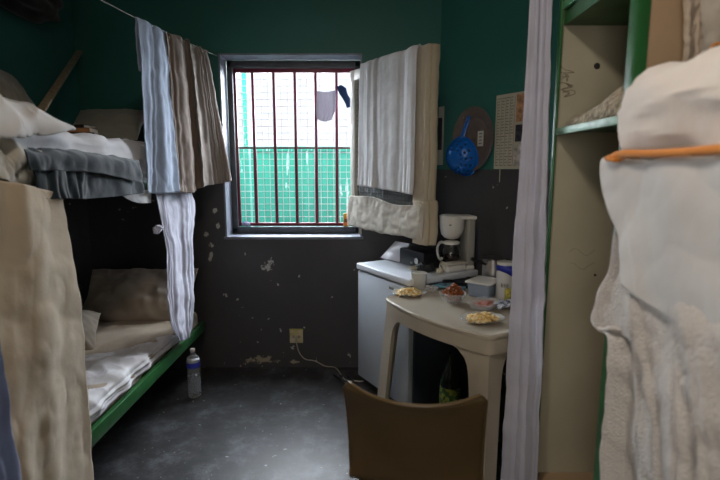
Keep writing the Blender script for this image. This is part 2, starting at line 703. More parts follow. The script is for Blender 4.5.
mb = MB(); mb.box((XL - 0.1, YF - 0.1, -0.1), (XR + 0.1, YB + 0.2, 0)); struct('floor', mb, M_floor)
mb = MB(); mb.box((XL - 0.1, YF - 0.1, CEIL), (XR + 0.1, YB + 0.25, CEIL + 0.1)); struct('ceiling', mb, M_ceil)
# window opening in the back wall
WX0, WX1, WZ0, WZ1 = -0.986, 0.014, 1.006, 2.295
TH = 0.25
mb = MB()
mb.box((XL - 0.1, YB, 0), (WX0, YB + TH, CEIL))
mb.box((WX1, YB, 0), (W0.x + 0.25, YB + TH, CEIL))
mb.box((WX0, YB, 0), (WX1, YB + TH, WZ0))
mb.box((WX0, YB, WZ1), (WX1, YB + TH, CEIL))
struct('wall_back', mb, M_wall)
mb = MB(); mb.box((XL - 0.1, YF - 0.1, 0), (XL, YB, CEIL)); struct('wall_left', mb, M_wall)
mb = MB()
J = V(XR, YJ, 0)
o2 = -WN * 0.1
mb.poly([W0, J, J + o2 + V(0.04, 0, 0), W0 + o2 + V(0, 0, 0)], (0, 0, CEIL)); struct('wall_slanted', mb, M_wall)
mb = MB(); mb.box((XR, YF - 0.1, 0), (XR + 0.1, YJ, CEIL)); struct('wall_right', mb, M_wall)
DXA, DXB = -0.80, 0.10
mb = MB()
mb.box((XL - 0.1, YF - 0.1, 0), (DXA, YF, CEIL))
mb.box((DXB, YF - 0.1, 0), (XR + 0.1, YF, CEIL))
mb.box((DXA, YF - 0.1, 2.35), (DXB, YF, CEIL))
mb.box((DXA, YF - 0.1, 0), (DXB, YF, 0.0005))
struct('wall_front', mb, M_wall)
mb = MB(); mb.box((DXA, YF - 0.09, 0), (DXB, YF - 0.05, 2.35), 0.004); d_ = struct('door_1', mb, M_frame)
mb = MB(); mb.tube([(DXB - 0.1, YF - 0.05, 1.0), (DXB - 0.1, YF + 0.02, 1.0), (DXB - 0.22, YF + 0.02, 1.0)], 0.01); obj('door_handle', mb, M_steel, d_)

# window: plastered reveal lining, frame, sill
YR = YB + 0.15
mb = MB()
t_ = 0.012
mb.box((WX0, YB - 0.004, WZ0), (WX0 + t_, YR, WZ1))
mb.box((WX1 - t_, YB - 0.004, WZ0), (WX1, YR, WZ1))
mb.box((WX0, YB - 0.004, WZ1 - t_), (WX1, YR, WZ1))
mb.box((WX0 - 0.012, YB - 0.012, WZ0 - 0.016), (WX1 + 0.012, YR, WZ0 + 0.004), 0.004)
wr = bpy.data.objects.new('window_1', None)
COL.objects.link(wr)
wr.location = ((WX0 + WX1) / 2, YB, WZ0)
wr['kind'] = 'structure'
obj('reveal_lining', mb, M_reveal, wr)
mb = MB()
f = 0.055
mb.box((WX0 + t_, YR, WZ0 + 0.01), (WX0 + f, YR + 0.07, WZ1 - t_), 0.006)
mb.box((WX1 - f, YR, WZ0 + 0.01), (WX1 - t_, YR + 0.07, WZ1 - t_), 0.006)
mb.box((WX0 + t_, YR, WZ1 - f - 0.01), (WX1 - t_, YR + 0.07, WZ1 - t_), 0.006)
mb.box((WX0 + t_, YR, WZ0 + 0.004), (WX1 - t_, YR + 0.07, WZ0 + 0.05), 0.006)
mb.box((WX0 + f, YR - 0.012, WZ0 + 0.035), (WX1 - f, YR + 0.01, WZ0 + 0.06), 0.004)
obj('window_frame', mb, M_frame, wr)

# ------------------------------------------------------------------ outside
M_ground = mat('yard_asphalt', (0.10, 0.10, 0.10), 0.9, var=0.2, vscale=3)
mb = MB(); mb.box((-8, YB + TH, -0.15), (8, 14, -0.05)); struct('ground', mb, M_ground)


def fence_material():
    m = mat('peeling_green_fence_paint', (0.032, 0.125, 0.105), 0.5, bump=0.1)
    nt = m.node_tree
    N, L = nt.nodes, nt.links
    b = N['Principled BSDF']
    g = N.new('ShaderNodeTexCoord')
    mp = N.new('ShaderNodeMapping')
    mp.inputs['Scale'].default_value = (7.0, 7.0, 1.3)
    L.new(g.outputs['Object'], mp.inputs[0])
    n = N.new('ShaderNodeTexNoise')
    n.inputs['Scale'].default_value = 1.0
    n.inputs['Detail'].default_value = 5
    n.inputs['Roughness'].default_value = 0.65
    L.new(mp.outputs[0], n.inputs['Vector'])
    r = N.new('ShaderNodeValToRGB')
    r.color_ramp.elements[0].position = 0.60
    r.color_ramp.elements[0].color = (0.075, 0.42, 0.31, 1)
    r.color_ramp.elements[1].position = 0.612
    r.color_ramp.elements[1].color = (0.85, 0.88, 0.85, 1)
    L.new(n.outputs['Fac'], r.inputs[0])
    L.new(r.outputs[0], b.inputs['Base Color'])
    return m


M_fence = fence_material()
YFN = 4.7
ztop = at(300, 148, Y=YFN).z
fence = thing('yard_fence', 'peeling green sheet fence seen through the barred window', 'fence', (-0.6, YFN, -0.05))
mb = MB()
P = []
for zi in (-0.05, ztop):
    P.append([V(-2.6 + 0.02 * k, YFN + 0.006 * (1 if (k // 4) % 2 else -1), zi) for k in range(200)])
mb.grid(P)
obj('panel', mb, M_fence, fence, solid=0.003, smooth=False)
mb = MB(); mb.box((-2.6, YFN - 0.05, ztop - 0.03), (1.4, YFN + 0.05, ztop + 0.012), 0.005); obj('top_rail', mb, M_fence, fence)
for x in (-2.3, -1.2, 0.2, 1.2):
    mb = MB(); mb.box((x, YFN + 0.02, -0.05), (x + 0.05, YFN + 0.07, ztop)); obj('post', mb, M_fence, fence)
# green post of the neighbouring screen at the left of the view
pa = at(243, 74, Y=3.95)
mb = MB(); mb.box((pa.x - 0.012, 3.93, -0.05), (pa.x + 0.03, 3.98, 2.6)); tag(obj('green_post', mb, M_fence), 'slim green post outside at the left edge of the barred window', 'post')

# wire mesh
M_wire = mat('galvanised_white_wire', (0.6, 0.6, 0.6), 0.5)
YM = 3.80
mb = MB()
x = WX0 - 0.02
while x < WX1 + 0.03:
    mb.tube([(x, YM, WZ0 - 0.03), (x, YM, WZ1 + 0.03)], 0.0028, 6); x += 0.05
z = WZ0 - 0.03
while z < WZ1 + 0.04:
    mb.tube([(WX0 - 0.03, YM - 0.004, z), (WX1 + 0.04, YM - 0.004, z)], 0.0028, 6); z += 0.05
mesh_t = thing('security_mesh', 'fine square wire mesh fixed outside behind the red bars', 'wire mesh', ((WX0 + WX1) / 2, YM, WZ0 - 0.03))
obj('wire_grid', mb, M_wire, mesh_t, smooth=False)
mb = MB()
mb.box((WX0 - 0.04, YB + TH, WZ0 - 0.04), (WX0 - 0.01, YM + 0.006, WZ1 + 0.04))
obj('edge_bracket', mb, M_frame, mesh_t)
mb = MB()
mb.box((WX1 + 0.02, YB + TH, WZ0 - 0.04), (WX1 + 0.05, YM + 0.006, WZ1 + 0.04))
obj('edge_bracket', mb, M_frame, mesh_t)

# red bars
YG = YR + 0.045
grille = thing('window_grille', 'dark red window grille of upright bars between grey reveals', 'window bars', ((WX0 + WX1) / 2, YG, WZ0))
zt, zm, zb = at(296, 73, Y=YG).z, at(296, 148, Y=YG).z, at(296, 224, Y=YG).z
xl = at(238, 148, Y=YG).x
mb = MB()
mb.box((xl - 0.035, YG - 0.012, zb - 0.015), (xl + 0.006, YG + 0.012, zt + 0.03), 0.004)
mb.box((WX1 - 0.055, YG - 0.012, zb - 0.015), (WX1 - 0.02, YG + 0.012, zt + 0.03), 0.004)
mb.box((xl - 0.035, YG - 0.014, zb - 0.014), (WX1 - 0.03, YG + 0.014, zb + 0.012), 0.004)
mb.box((xl - 0.035, YG - 0.014, zt), (WX1 - 0.03, YG + 0.014, zt + 0.04), 0.004)
obj('bar_frame', mb, M_red, grille)
mb = MB(); mb.box((xl, YG - 0.006, zm - 0.007), (WX1 - 0.03, YG + 0.006, zm + 0.007)); obj('cross_rail', mb, M_red, grille)
for u in (254.5, 275.3, 296, 316.3, 336.8):
    x = at(u, 148, Y=YG).x
    mb = MB(); mb.tube([(x, YG, zb), (x, YG, zt + 0.01)], 0.0125, 10); obj('bar', mb, M_red, grille)

# laundry on the bars, things on the sill
yc = YG - 0.03
grey_rows = [[at(u, v, Y=yc) for u, v in r] for r in [
    [(317, 91), (326, 92), (336, 90)], [(316.5, 100), (326, 101), (336, 100)], [(316, 112), (327, 114), (335, 111)], [(317, 119), (324, 121.5), (331, 120)]]]
tag(cloth('grey_shorts', grey_rows, F_grey, folds=3, a0=0.002, a1=0.006, wr=0.003, nu=40, nv=40), 'small pale grey cloth hanging on the upper window bars', 'laundry')
navy_rows = [[at(u, v, Y=yc - 0.02) for u, v in r] for r in [
    [(337, 87), (341, 85), (346, 88)], [(339, 93), (343, 91), (348, 95)], [(344, 101), (347, 100), (352, 101)], [(347, 108), (350, 107), (354, 106)]]]
tag(cloth('navy_sock', navy_rows, F_navy, folds=2, a0=0.002, a1=0.004, wr=0.002, nu=24, nv=30), 'navy blue cloth slung over the top right bar of the window', 'laundry')
py = at(346, 222, Y=YG - 0.035)
pk = thing('drink_pouch', 'small yellow and red packet at the bottom right of the window', 'packet', (py.x, py.y, WZ0 + 0.06))
zz0 = WZ0 + 0.061
M_yel = mat('yellow_packet', (0.70, 0.40, 0.03), 0.4, col2=(0.5, 0.05, 0.02), vscale=60)
mb = MB(); mb.box((py.x - 0.02, py.y - 0.012, zz0), (py.x + 0.02, py.y + 0.012, zz0 + 0.10), 0.006); obj('pouch', mb, M_yel, pk)
mb = MB(); mb.box((py.x - 0.011, py.y - 0.0135, zz0 + 0.03), (py.x + 0.011, py.y - 0.011, zz0 + 0.06)); obj('printed_mark', mb, mat('brown_print', (0.12, 0.04, 0.01)), pk)
pp = at(246, 220, Y=YG - 0.03)
M_purple = mat('purple_foil', (0.20, 0.16, 0.45), 0.4, col2=(0.5, 0.5, 0.6), vscale=80)
mb = MB(); mb.blob((pp.x, pp.y, zz0 + 0.018), (0.03, 0.012, 0.018), 3, 0.5, 2.5); tag(obj('crumpled_wrapper', mb, M_purple), 'crumpled purple wrapper at the bottom left of the window', 'wrapper')

# ------------------------------------------------------------------ open casement with its cloths
H0 = V(-0.07, 3.46, 0)
H1 = V(0.392, 2.76, 0)
CD = (H1 - H0).normalized()
CN = V(-CD.y, CD.x, 0) * -1      # towards the camera side (left face)
if CN.x > 0:
    CN = -CN
CZ0, CZ1 = 1.11, 2.17
CLEN = (H1 - H0).length


def cs(s, z, off=0.0):
    p = H0 + CD * s + CN * off
    return V(p.x, p.y, z)


def cbox(mb, s0, s1, z0, z1, o0, o1, bev=0.004):
    M = Matrix((CD, CN, V(0, 0, 1))).transposed().to_4x4()
    M.translation = H0
    mb.box((s0, o0, z0), (s1, o1, z1), bev, M=M)


case = thing('open_casement', 'cream window casement swung open beside the barred window', 'window casement', (H0.x, H0.y, CZ0))
mb = MB()
cbox(mb, 0, 0.06, CZ0, CZ1, -0.045, 0)
cbox(mb, CLEN - 0.07, CLEN, CZ0, CZ1, -0.045, 0)
cbox(mb, 0, CLEN, CZ0, CZ0 + 0.07, -0.045, 0)
cbox(mb, 0, CLEN, CZ1 - 0.07, CZ1, -0.045, 0)
obj('sash_frame', mb, M_white_paint, case)
mb = MB(); cbox(mb, 0.05, CLEN - 0.06, CZ0 + 0.06, CZ1 - 0.06, -0.027, -0.022, 0)
obj('glass_pane', mb, mat('dusty_glass', (0.75, 0.8, 0.8), 0.25, trans=0.85, ior=1.3), case)
mb = MB()
s = 0.08
while s < CLEN - 0.07:
    cbox(mb, s - 0.0012, s + 0.0012, CZ0 + 0.06, CZ1 - 0.06, -0.018, -0.016, 0); s += 0.035
z = CZ0 + 0.09
while z < CZ1 - 0.07:
    cbox(mb, 0.05, CLEN - 0.06, z - 0.0012, z + 0.0012, -0.016, -0.014, 0); z += 0.035
obj('wire_screen', mb, mat('dark_wire', (0.10, 0.10, 0.10), 0.5), case, smooth=False)
for z in (CZ0 + 0.14, CZ1 - 0.14):
    mb = MB(); mb.tube([cs(-0.006, z - 0.03, -0.02), cs(-0.006, z + 0.03, -0.02)], 0.008); obj('hinge', mb, M_steel, case)
mb = MB(); mb.beam((0.0, 3.45, 1.03), (0.0, 3.45, 1.115), 0.02, 0.03, 0.004); obj('stay_bracket', mb, M_steel, case)

# beige cloth wrapped round the free edge
def around_edge(z, r=0.0):
    e = CLEN - 0.006 + r
    return [cs(CLEN - 0.13, z, 0.008), cs(CLEN - 0.06, z, 0.012 + r), cs(e, z, 0.010), cs(e + 0.012, z, -0.025), cs(e, z, -0.055 - r), cs(CLEN - 0.09, z, -0.052)]
rows = [around_edge(CZ1 + 0.01), around_edge(CZ1 - 0.1, 0.002), around_edge(1.8), around_edge(1.55, 0.003), around_edge(CZ0 + 0.22, -0.004), around_edge(CZ0 + 0.19, 0.006), around_edge(CZ0 + 0.05, 0.01), around_edge(CZ0 - 0.05, 0.002)]
tag(cloth('edge_wrap', rows, F_beige2, folds=3, a0=0.004, a1=0.005, wr=0.006, nu=60, nv=90, seed=4), 'beige cloth wrapped around the free edge of the open casement', 'cloth')
# white cloth bagging the lower rail
rows = [[cs(0.0, CZ0 + 0.20, 0.012), cs(0.3, CZ0 + 0.205, 0.014), cs(0.55, CZ0 + 0.17, 0.016), cs(0.80, CZ0 + 0.185, 0.02), cs(CLEN - 0.02, CZ0 + 0.20, 0.022)],
        [cs(-0.01, CZ0 + 0.13, 0.014), cs(0.3, CZ0 + 0.13, 0.015), cs(0.6, CZ0 + 0.11, 0.018), cs(CLEN - 0.02, CZ0 + 0.12, 0.02)],
        [cs(-0.01, CZ0 + 0.03, 0.020), cs(0.3, CZ0 + 0.03, 0.020), cs(0.6, CZ0 + 0.02, 0.022), cs(CLEN - 0.02, CZ0 + 0.03, 0.022)],
        [cs(0.0, CZ0 - 0.015, 0.012), cs(0.3, CZ0 - 0.02, 0.012), cs(0.6, CZ0 - 0.02, 0.012), cs(CLEN - 0.02, CZ0 - 0.02, 0.012)],
        [cs(0.0, CZ0 - 0.012, -0.055), cs(0.3, CZ0 - 0.018, -0.055), cs(0.6, CZ0 - 0.018, -0.055), cs(CLEN - 0.02, CZ0 - 0.018, -0.055)]]
tag(cloth('sling_cloth', rows, F_cream, folds=2, a0=0.002, a1=0.004, wr=0.005, wf=12, nu=90, nv=50, seed=9), 'white cloth wrapped along the bottom rail of the open casement', 'cloth')
# white towel over the top
s0, s1 = 0.15, 0.745
def trow(z, o, a=0.0, dz0=0, dz1=0):
    return [cs(s0 + a, z + dz0, o), cs((s0 + s1) / 2, z + (dz0 + dz1) / 2, o), cs(s1 - a, z + dz1, o)]
rows = [trow(1.9, -0.06), trow(CZ1 + 0.0, -0.055), trow(CZ1 + 0.012, -0.02), trow(CZ1 + 0.002, 0.014), trow(1.95, 0.022), trow(1.7, 0.024), trow(1.5, 0.025, 0.0), trow(1.36, 0.028, 0.0, 0.03, -0.01)]
tag(cloth('white_towel', rows, F_white, folds=4, a0=0.001, a1=0.011, wr=0.002, nu=110, nv=90, seed=21), 'thin white towel hung over the open window casement', 'towel')

# ------------------------------------------------------------------ clothesline and laundry
LB = at(217, 56, Y=YB)
LA = at(106, -1.5, X=-1.15)
LA, LB = LA + (LA - LB) * 0.55, LB
def on_line(t):
    p = LA.lerp(LB, t)
    return p - V(0, 0, 0.02 * math.sin(PI * t))
mb = MB(); mb.tube([on_line(k / 24) for k in range(25)], 0.0022, 6)
line = tag(obj('clothesline', mb, mat('line_cord', (0.4, 0.4, 0.38), 0.7)), 'thin cord stretched to the green wall beside the window', 'clothesline')

def on_line_u(u):
    best = min(range(400), key=lambda k: abs(proj(on_line(k / 399))[0] - u))
    return on_line(best / 399)

def proj(p):
    q = p - V(0, 0, EYE)
    zc = q.y * CP - q.z * SP
    return 360 + FPX * q.x / zc, 240 - FPX * (q.y * SP + q.z * CP) / zc, zc

def hang(name, label, ut, vb, m, seed, folds, a1, back=0.03):
    """cloth folded over the line; ut: pixel span at the line, vb: bottom outline"""
    T = [on_line_u(u) for u in catmullx(ut, 5)]
    n = len(vb)
    B = []
    for k, (u, v) in enumerate(vb):
        tt = T[int(round(k / (n - 1) * 4))]
        X = tt.x + 0.03
        b_ = at(u, v, X=X)
        if b_.y > 3.42:
            b_ = at(u, v, Y=3.42)
        B.append(b_)
    B = catmull(B, 5)
    off = V(0.012, 0, 0)
    rows = [[t - V(0.012, -0.02, 0.25) for t in T], [t - V(0.010, -0.01, 0.1) for t in T], [t - V(0.006, 0, 0.004) for t in T], [t + V(0, 0, 0.0045) for t in T], [t + off - V(0.004, 0, 0.012) for t in T]]
    for f in (0.2, 0.45, 0.7, 0.88, 1.0):
        rows.append([T[k].lerp(B[k], f) + off for k in range(5)])
    return tag(cloth(name, rows, m, folds=folds, a0=0.0, a1=a1, wr=0.006, nu=100, nv=110, seed=seed), label, 'laundry')

def catmullx(span, n):
    return [span[0] + (span[1] - span[0]) * k / (n - 1) for k in range(n)]

hang('pale_blue_sheet', 'pale blue white sheet, leftmost laundry on the line', (136, 165), [(147, 192), (160, 193.5), (177, 192)], F_blue, 3, 1.1, 0.026)
hang('brown_towel', 'plain brown towel on the line next to the pale blue sheet', (164, 188), [(177, 191), (189, 193), (202, 187)], F_brown, 5, 1.6, 0.030)
hang('taupe_trousers', 'striped taupe cloth on the line nearest the window', (186, 207), [(199, 187), (216, 184), (230, 181)], F_taupe, 8, 3.0, 0.034)

# ------------------------------------------------------------------ left bunk bed
BX = -1.13
Y0, Y1 = 1.40, 3.38
bunk = thing('bunk_bed', 'green steel bunk bed against the left wall', 'bunk bed', ((BX + XL) / 2, (Y0 + Y1) / 2, 0))
def rail(name, z0, z1, parent, x0=BX - 0.03, x1=BX):
    mb = MB(); mb.box((x0, Y0, z0), (x1, Y1, z1), 0.006)
    mb.box((x0 - 0.02, Y0, z0), (x0, Y1, z0 + 0.012))
    return obj(name, mb, M_green, parent)
rail('side_rail', 0.335, 0.405, bunk)
rail('side_rail', 1.385, 1.45, bunk, BX - 0.05, BX - 0.02)
for z in (0.335, 1.385):
    mb = MB(); mb.box((XL + 0.02, Y0, z), (XL + 0.05, Y1, z + 0.06), 0.004); obj('wall_rail', mb, M_green, bunk)
    mb = MB(); mb.box((XL + 0.02, Y0, z), (BX - 0.03, Y0 + 0.03, z + 0.06), 0.004); obj('end_rail', mb, M_green, bunk)
    mb = MB(); mb.box((XL + 0.0, Y1 - 0.03, z), (BX - 0.03, Y1, z + 0.06), 0.004); obj('end_rail', mb, M_green, bunk)
    mb = MB()
    for k in range(12):
        y = Y0 + 0.1 + k * (Y1 - Y0 - 0.2) / 11
        mb.box((XL + 0.03, y - 0.03, z + 0.02), (BX - 0.03, y + 0.03, z + 0.035))
    obj('slat_base', mb, M_green, bunk)
for (x, y) in ((BX - 0.06, Y0 + 0.02), (XL + 0.03, Y0 + 0.02)):
    mb = MB(); mb.box((x, y - 0.018, 0), (x + 0.036, y + 0.018, 1.5), 0.005); obj('post', mb, M_green, bunk)

# lower bed: mattress, sheet, pillows
mb = softbox((XL + 0.06, Y0 + 0.03, 0.375), (BX - 0.035, Y1 - 0.03, 0.50), 0.045, wr=0.012, wf=5, seed=2)
tag(obj('lower_mattress', mb, F_mattress, angle=180), 'tan covered mattress on the lower bunk', 'mattress')
def sheet_over(x0, x1, ys, ztop, zdrop, edge_fn, **k):
    rows = []
    for y in ys:
        dx = edge_fn(y)
        rows.append([V(x0, y, ztop + 0.008), V((x0 + x1) / 2, y, ztop + 0.016), V(x1 - 0.12, y, ztop + 0.014), V(x1 - 0.03, y, ztop + 0.006), V(x1 + 0.008, y, ztop - 0.03), V(x1 + 0.012, y, zdrop + dx)])
    return rows
rows = sheet_over(XL + 0.2, BX - 0.035, [1.5, 1.8, 2.1, 2.38, 2.55], 0.505, 0.43, lambda y: 0.012 * math.sin(y * 9))
rows[-1][0].y -= 0.3; rows[-1][1].y -= 0.1; rows[-1][4].y += 0.32; rows[-1][5].y += 0.42; rows[-1][3].y += 0.2
tag(cloth('crumpled_sheet', rows, F_sheet, folds=3, a0=0.006, a1=0.007, wr=0.02, wf=6, nu=130, nv=130, seed=14), 'crumpled white sheet spread over the front of the lower bunk', 'sheet')
pillow('bed_pillow', (-1.52, 3.22, 0.64), (0.74, 0.42, 0.22), (math.radians(48), 0, 0.06), fabric('tan_pillow_cotton', (0.42, 0.36, 0.29), bump=0.1, bscale=12, crease=0.3), seed=3, wr=0.035)
tag(bpy.data.objects['bed_pillow'], 'tan pillow propped at the end of the lower bunk', 'pillow')
pillow('round_cushion', (-1.72, 2.62, 0.60), (0.42, 0.36, 0.2), (math.radians(25), math.radians(15), 0.5), fabric('greige_cotton', (0.26, 0.22, 0.17)), seed=6, wr=0.02)
tag(bpy.data.objects['round_cushion'], 'dim brownish cushion half behind the beige bed curtain', 'cushion')

# upper bed
mb = softbox((XL + 0.06, Y0 + 0.03, 1.425), (BX + 0.0, Y1 - 0.03, 1.648), 0.05, wr=0.016, wf=7, seed=11)
tag(obj('upper_mattress', mb, F_sheet, angle=180), 'white covered mattress on the upper left bunk', 'mattress')
# slate blue towel hanging over the upper rail (two layers)
def towel_row(us, v, X):
    return [at(u, v + dv, X=X) for u, dv in us]
xo = BX + 0.035
rows = [[at(24, 150, X=xo - 0.03), at(60, 151, X=xo - 0.03), at(100, 156, X=xo - 0.03), at(138, 161, X=xo - 0.03)],
        [at(26, 153, X=xo), at(60, 157, X=xo), at(100, 163, X=xo), at(140, 165, X=xo)],
        [at(34, 175, X=xo + 0.01), at(62, 176, X=xo + 0.012), at(100, 176, X=xo + 0.012), at(142, 178, X=xo + 0.01)],
        [at(40, 199, X=xo + 0.015), at(66, 199, X=xo + 0.02), at(100, 198, X=xo + 0.02), at(146, 193, X=xo + 0.015)]]
slate = thing('slate_towel', 'dark slate blue towel draped over the upper bunk edge', 'towel', tuple(at(90, 199, X=xo)))
cloth('lower_layer', rows, F_slate, slate, folds=4, a0=0.002, a1=0.014, wr=0.007, nu=130, nv=50, seed=31)
xo2 = xo + 0.022
rows = [[at(22, 148, X=xo2 - 0.06), at(60, 149, X=xo2 - 0.06), at(100, 154, X=xo2 - 0.06), at(138, 160, X=xo2 - 0.06)],
        [at(25, 153, X=xo2), at(60, 155, X=xo2), at(100, 160, X=xo2), at(140, 163, X=xo2)],
        [at(32, 170, X=xo2 + 0.012), at(62, 170, X=xo2 + 0.012), at(100, 173, X=xo2 + 0.012), at(143, 183, X=xo2 + 0.006)]]
cloth('upper_layer', rows, F_slate, slate, folds=3, a0=0.002, a1=0.006, wr=0.006, nu=110, nv=40, seed=33)
# white tail of sheet below
rows = [[at(120, 190, X=BX + 0.01), at(135, 190, X=BX + 0.01), at(150, 190, X=BX + 0.01)],
        [at(124, 196, X=BX + 0.012), at(137, 198, X=BX + 0.012), at(151, 197, X=BX + 0.012)],
        [at(128, 199, X=BX + 0.012), at(139, 203, X=BX + 0.012), at(151, 203, X=BX + 0.012)]]
tag(cloth('sheet_corner', rows, F_sheet, folds=2, a0=0.001, a1=0.004, wr=0.004, nu=30, nv=20), 'corner of white sheet poking below the slate towel', 'sheet')
# blanket heap at the near end of the upper bunk
mb = MB()
P = []
nu, nv = 150, 120
for i in range(nv):
    row = []
    for j in range(nu):
        a, t = j / (nu - 1), i / (nv - 1)
        far = 1.92 + 0.10 * math.sin(t * 5)
        y = 1.36 + a * (far - 1.36)
        x = -1.80 + t * 0.755
        e = max(0, 1 - a ** 3.0) ** 0.7 * min(1, t * 7) ** 0.6
        q = V(x * 5.5, y * 5.5, 3)
        r1 = 0.5 - abs(noise.noise(q * 1.0)) ** 0.6
        r2 = 0.45 - abs(noise.noise(q * 2.2 + V(3, 0, 0))) ** 0.6
        base = 0.045 + 0.20 * math.exp(-((t - 0.42) / 0.30) ** 2) * (1 - 0.55 * a) + 0.03 * (1 - a)
        h = e * (base + 0.030 * noise.noise(q) + 0.045 * r1 + 0.022 * r2)
        drop = 0.0
        if t > 0.84:
            d_ = (t - 0.84) / 0.16
            drop = (0.13 + 0.03 * noise.noise(V(y * 6, 0, 0))) * d_ ** 1.5 * (1 - a ** 3)
            x = -1.80 + 0.84 * 0.755 + 0.085 * math.sin(d_ * PI / 2) + 0.012 * noise.noise(V(y * 9, d_ * 2, 1)) + 0.02
        row.append(V(x + 0.012 * noise.noise(q + V(5, 5, 5)), y + 0.02 * noise.noise(q * 1.1 + V(1, 7, 5)), 1.652 + h - drop - 0.006 * (1 - e)))
    P.append(row)
mb.grid(P)
tag(obj('bunched_blanket', mb, fabric('white_blanket', (0.62, 0.60, 0.58), bump=0.3, bscale=10, crease=0.9, cscale=4), solid=0.012), 'bunched white blanket heaped on the near end of the upper bunk', 'blanket')
# cream sheet falling over the near part of the side
rows = [[at(-40, 128, X=BX + 0.02), at(-5, 134, X=BX + 0.03), at(20, 146, X=BX + 0.03), at(42, 153, X=BX + 0.012)],
        [at(-40, 150, X=BX + 0.05), at(-5, 155, X=BX + 0.05), at(20, 162, X=BX + 0.045), at(45, 166, X=BX + 0.012)],
        [at(-40, 182, X=BX + 0.04), at(-5, 178, X=BX + 0.045), at(15, 183, X=BX + 0.045), at(44, 188, X=BX + 0.012)]]
tag(cloth('cream_sheet', rows, F_cream, folds=2, a0=0.003, a1=0.008, wr=0.014, nu=80, nv=50, seed=41), 'cream sheet hanging over the side of the upper bunk left of the slate towel', 'sheet')
# pillow at the far end, cushion, books, plank
pillow('grey_pillow', (-1.64, 3.20, 1.785), (0.46, 0.33, 0.13), (math.radians(40), 0, 0.05), F_pillow, seed=9, wr=0.012)
tag(bpy.data.objects['grey_pillow'], 'olive grey pillow on the far end of the upper bunk', 'pillow')
pillow('oval_cushion', (-1.78, 2.50, 1.84), (0.38, 0.60, 0.14), (0, math.radians(66), 0.25), fabric('brown_velvet', (0.22, 0.18, 0.13)), seed=2, wr=0.008)
tag(bpy.data.objects['oval_cushion'], 'large dark brown rounded cushion behind the bunched blanket', 'cushion')
bk = [((0.15, 0.11, 0.028), (0.05, 0.035, 0.03), 'thick dark brown book lying lowest in the pile on the upper bunk'),
      ((0.14, 0.10, 0.022), (0.45, 0.20, 0.08), 'orange brown book in the middle of the pile on the upper bunk'),
      ((0.12, 0.09, 0.016), (0.03, 0.02, 0.02), 'thin black book lying on top of the pile on the upper bunk')]
zb_ = 1.658
bp0 = at(80, 125, X=-1.46)
for i, (sz, c, lab) in enumerate(bk):
    t = thing('book', lab, 'book', (bp0.x, bp0.y, zb_), 0.3 - 0.25 * i, 'books piled on the upper bunk')
    mb = MB(); mb.box((-sz[0] / 2, -sz[1] / 2, 0), (sz[0] / 2, sz[1] / 2, 0.002)); mb.box((-sz[0] / 2, -sz[1] / 2, sz[2] - 0.002), (sz[0] / 2, sz[1] / 2, sz[2])); mb.box((-sz[0] / 2, -sz[1] / 2, 0), (sz[0] / 2, -sz[1] / 2 + 0.003, sz[2]))
    obj('cover', mb, mat('book_cover_%d' % i, c, 0.5), t, local=True)
    mb = MB(); mb.box((-sz[0] / 2 + 0.003, -sz[1] / 2 + 0.004, 0.002), (sz[0] / 2 - 0.004, sz[1] / 2 - 0.004, sz[2] - 0.002)); obj('pages', mb, M_paper, t, local=True)
    zb_ += sz[2] + 0.0005
pa, pb = at(40, 112, X=-1.60), at(80, 51, X=-1.955)
pa = at(36, 118, X=-1.60)
dd = (pb - pa)
mb = MB()
side = dd.cross(V(0, 0, 1)).normalized()
for off, w in ((0.0, 0.042),):
    mb.beam(pa, pb, 0.020, w, 0.007, up=(1, 0.2, 0))
tag(obj('wooden_plank', mb, M_wood), 'bare wooden plank leaning across the upper left corner', 'plank')
# dark bundle hanging high on the left wall
mb = MB(); q = at(22, -6, X=-1.88); mb.blob((q.x, q.y, q.z), (0.09, 0.30, 0.11), 4, 0.4, 1.6, 4)
hb = thing('dark_bundle', 'near black bag hanging high at the top left corner', 'bag', (q.x, q.y, q.z - 0.13))
obj('bag_body', mb, fabric('black_cotton', (0.012, 0.012, 0.014)), hb)
mb = MB(); mb.tube([(q.x, q.y, q.z + 0.08), (q.x - 0.03, q.y, q.z + 0.2), (XL + 0.02, q.y, q.z + 0.22)], 0.008); mb.tube([(XL, q.y, q.z + 0.22), (XL + 0.05, q.y, q.z + 0.22)], 0.005); obj('strap', mb, M_black, hb)

# beige curtain closing the near part of the lower bunk
cxp = BX + 0.055
rows = [[at(u, v, X=cxp) for u, v in r] for r in [
    [(-70, 168), (-30, 172), (10, 182), (45, 190), (63, 194)],
    [(-70, 240), (-28, 240), (15, 240), (50, 240), (73, 240)],
    [(-70, 330), (-26, 330), (18, 330), (60, 330), (89, 330)],
    [(-70, 420), (-22, 420), (24, 420), (68, 420), (99, 420)],
    [(-70, 500), (-20, 505), (28, 505), (74, 508), (105, 505)]]]
tag(cloth('beige_curtain', rows, F_beige, folds=1.5, a0=0.014, a1=0.034, wr=0.006, wf=7, nu=150, nv=120, seed=51), 'beige bed curtain hiding the near half of the lower bunk', 'curtain')
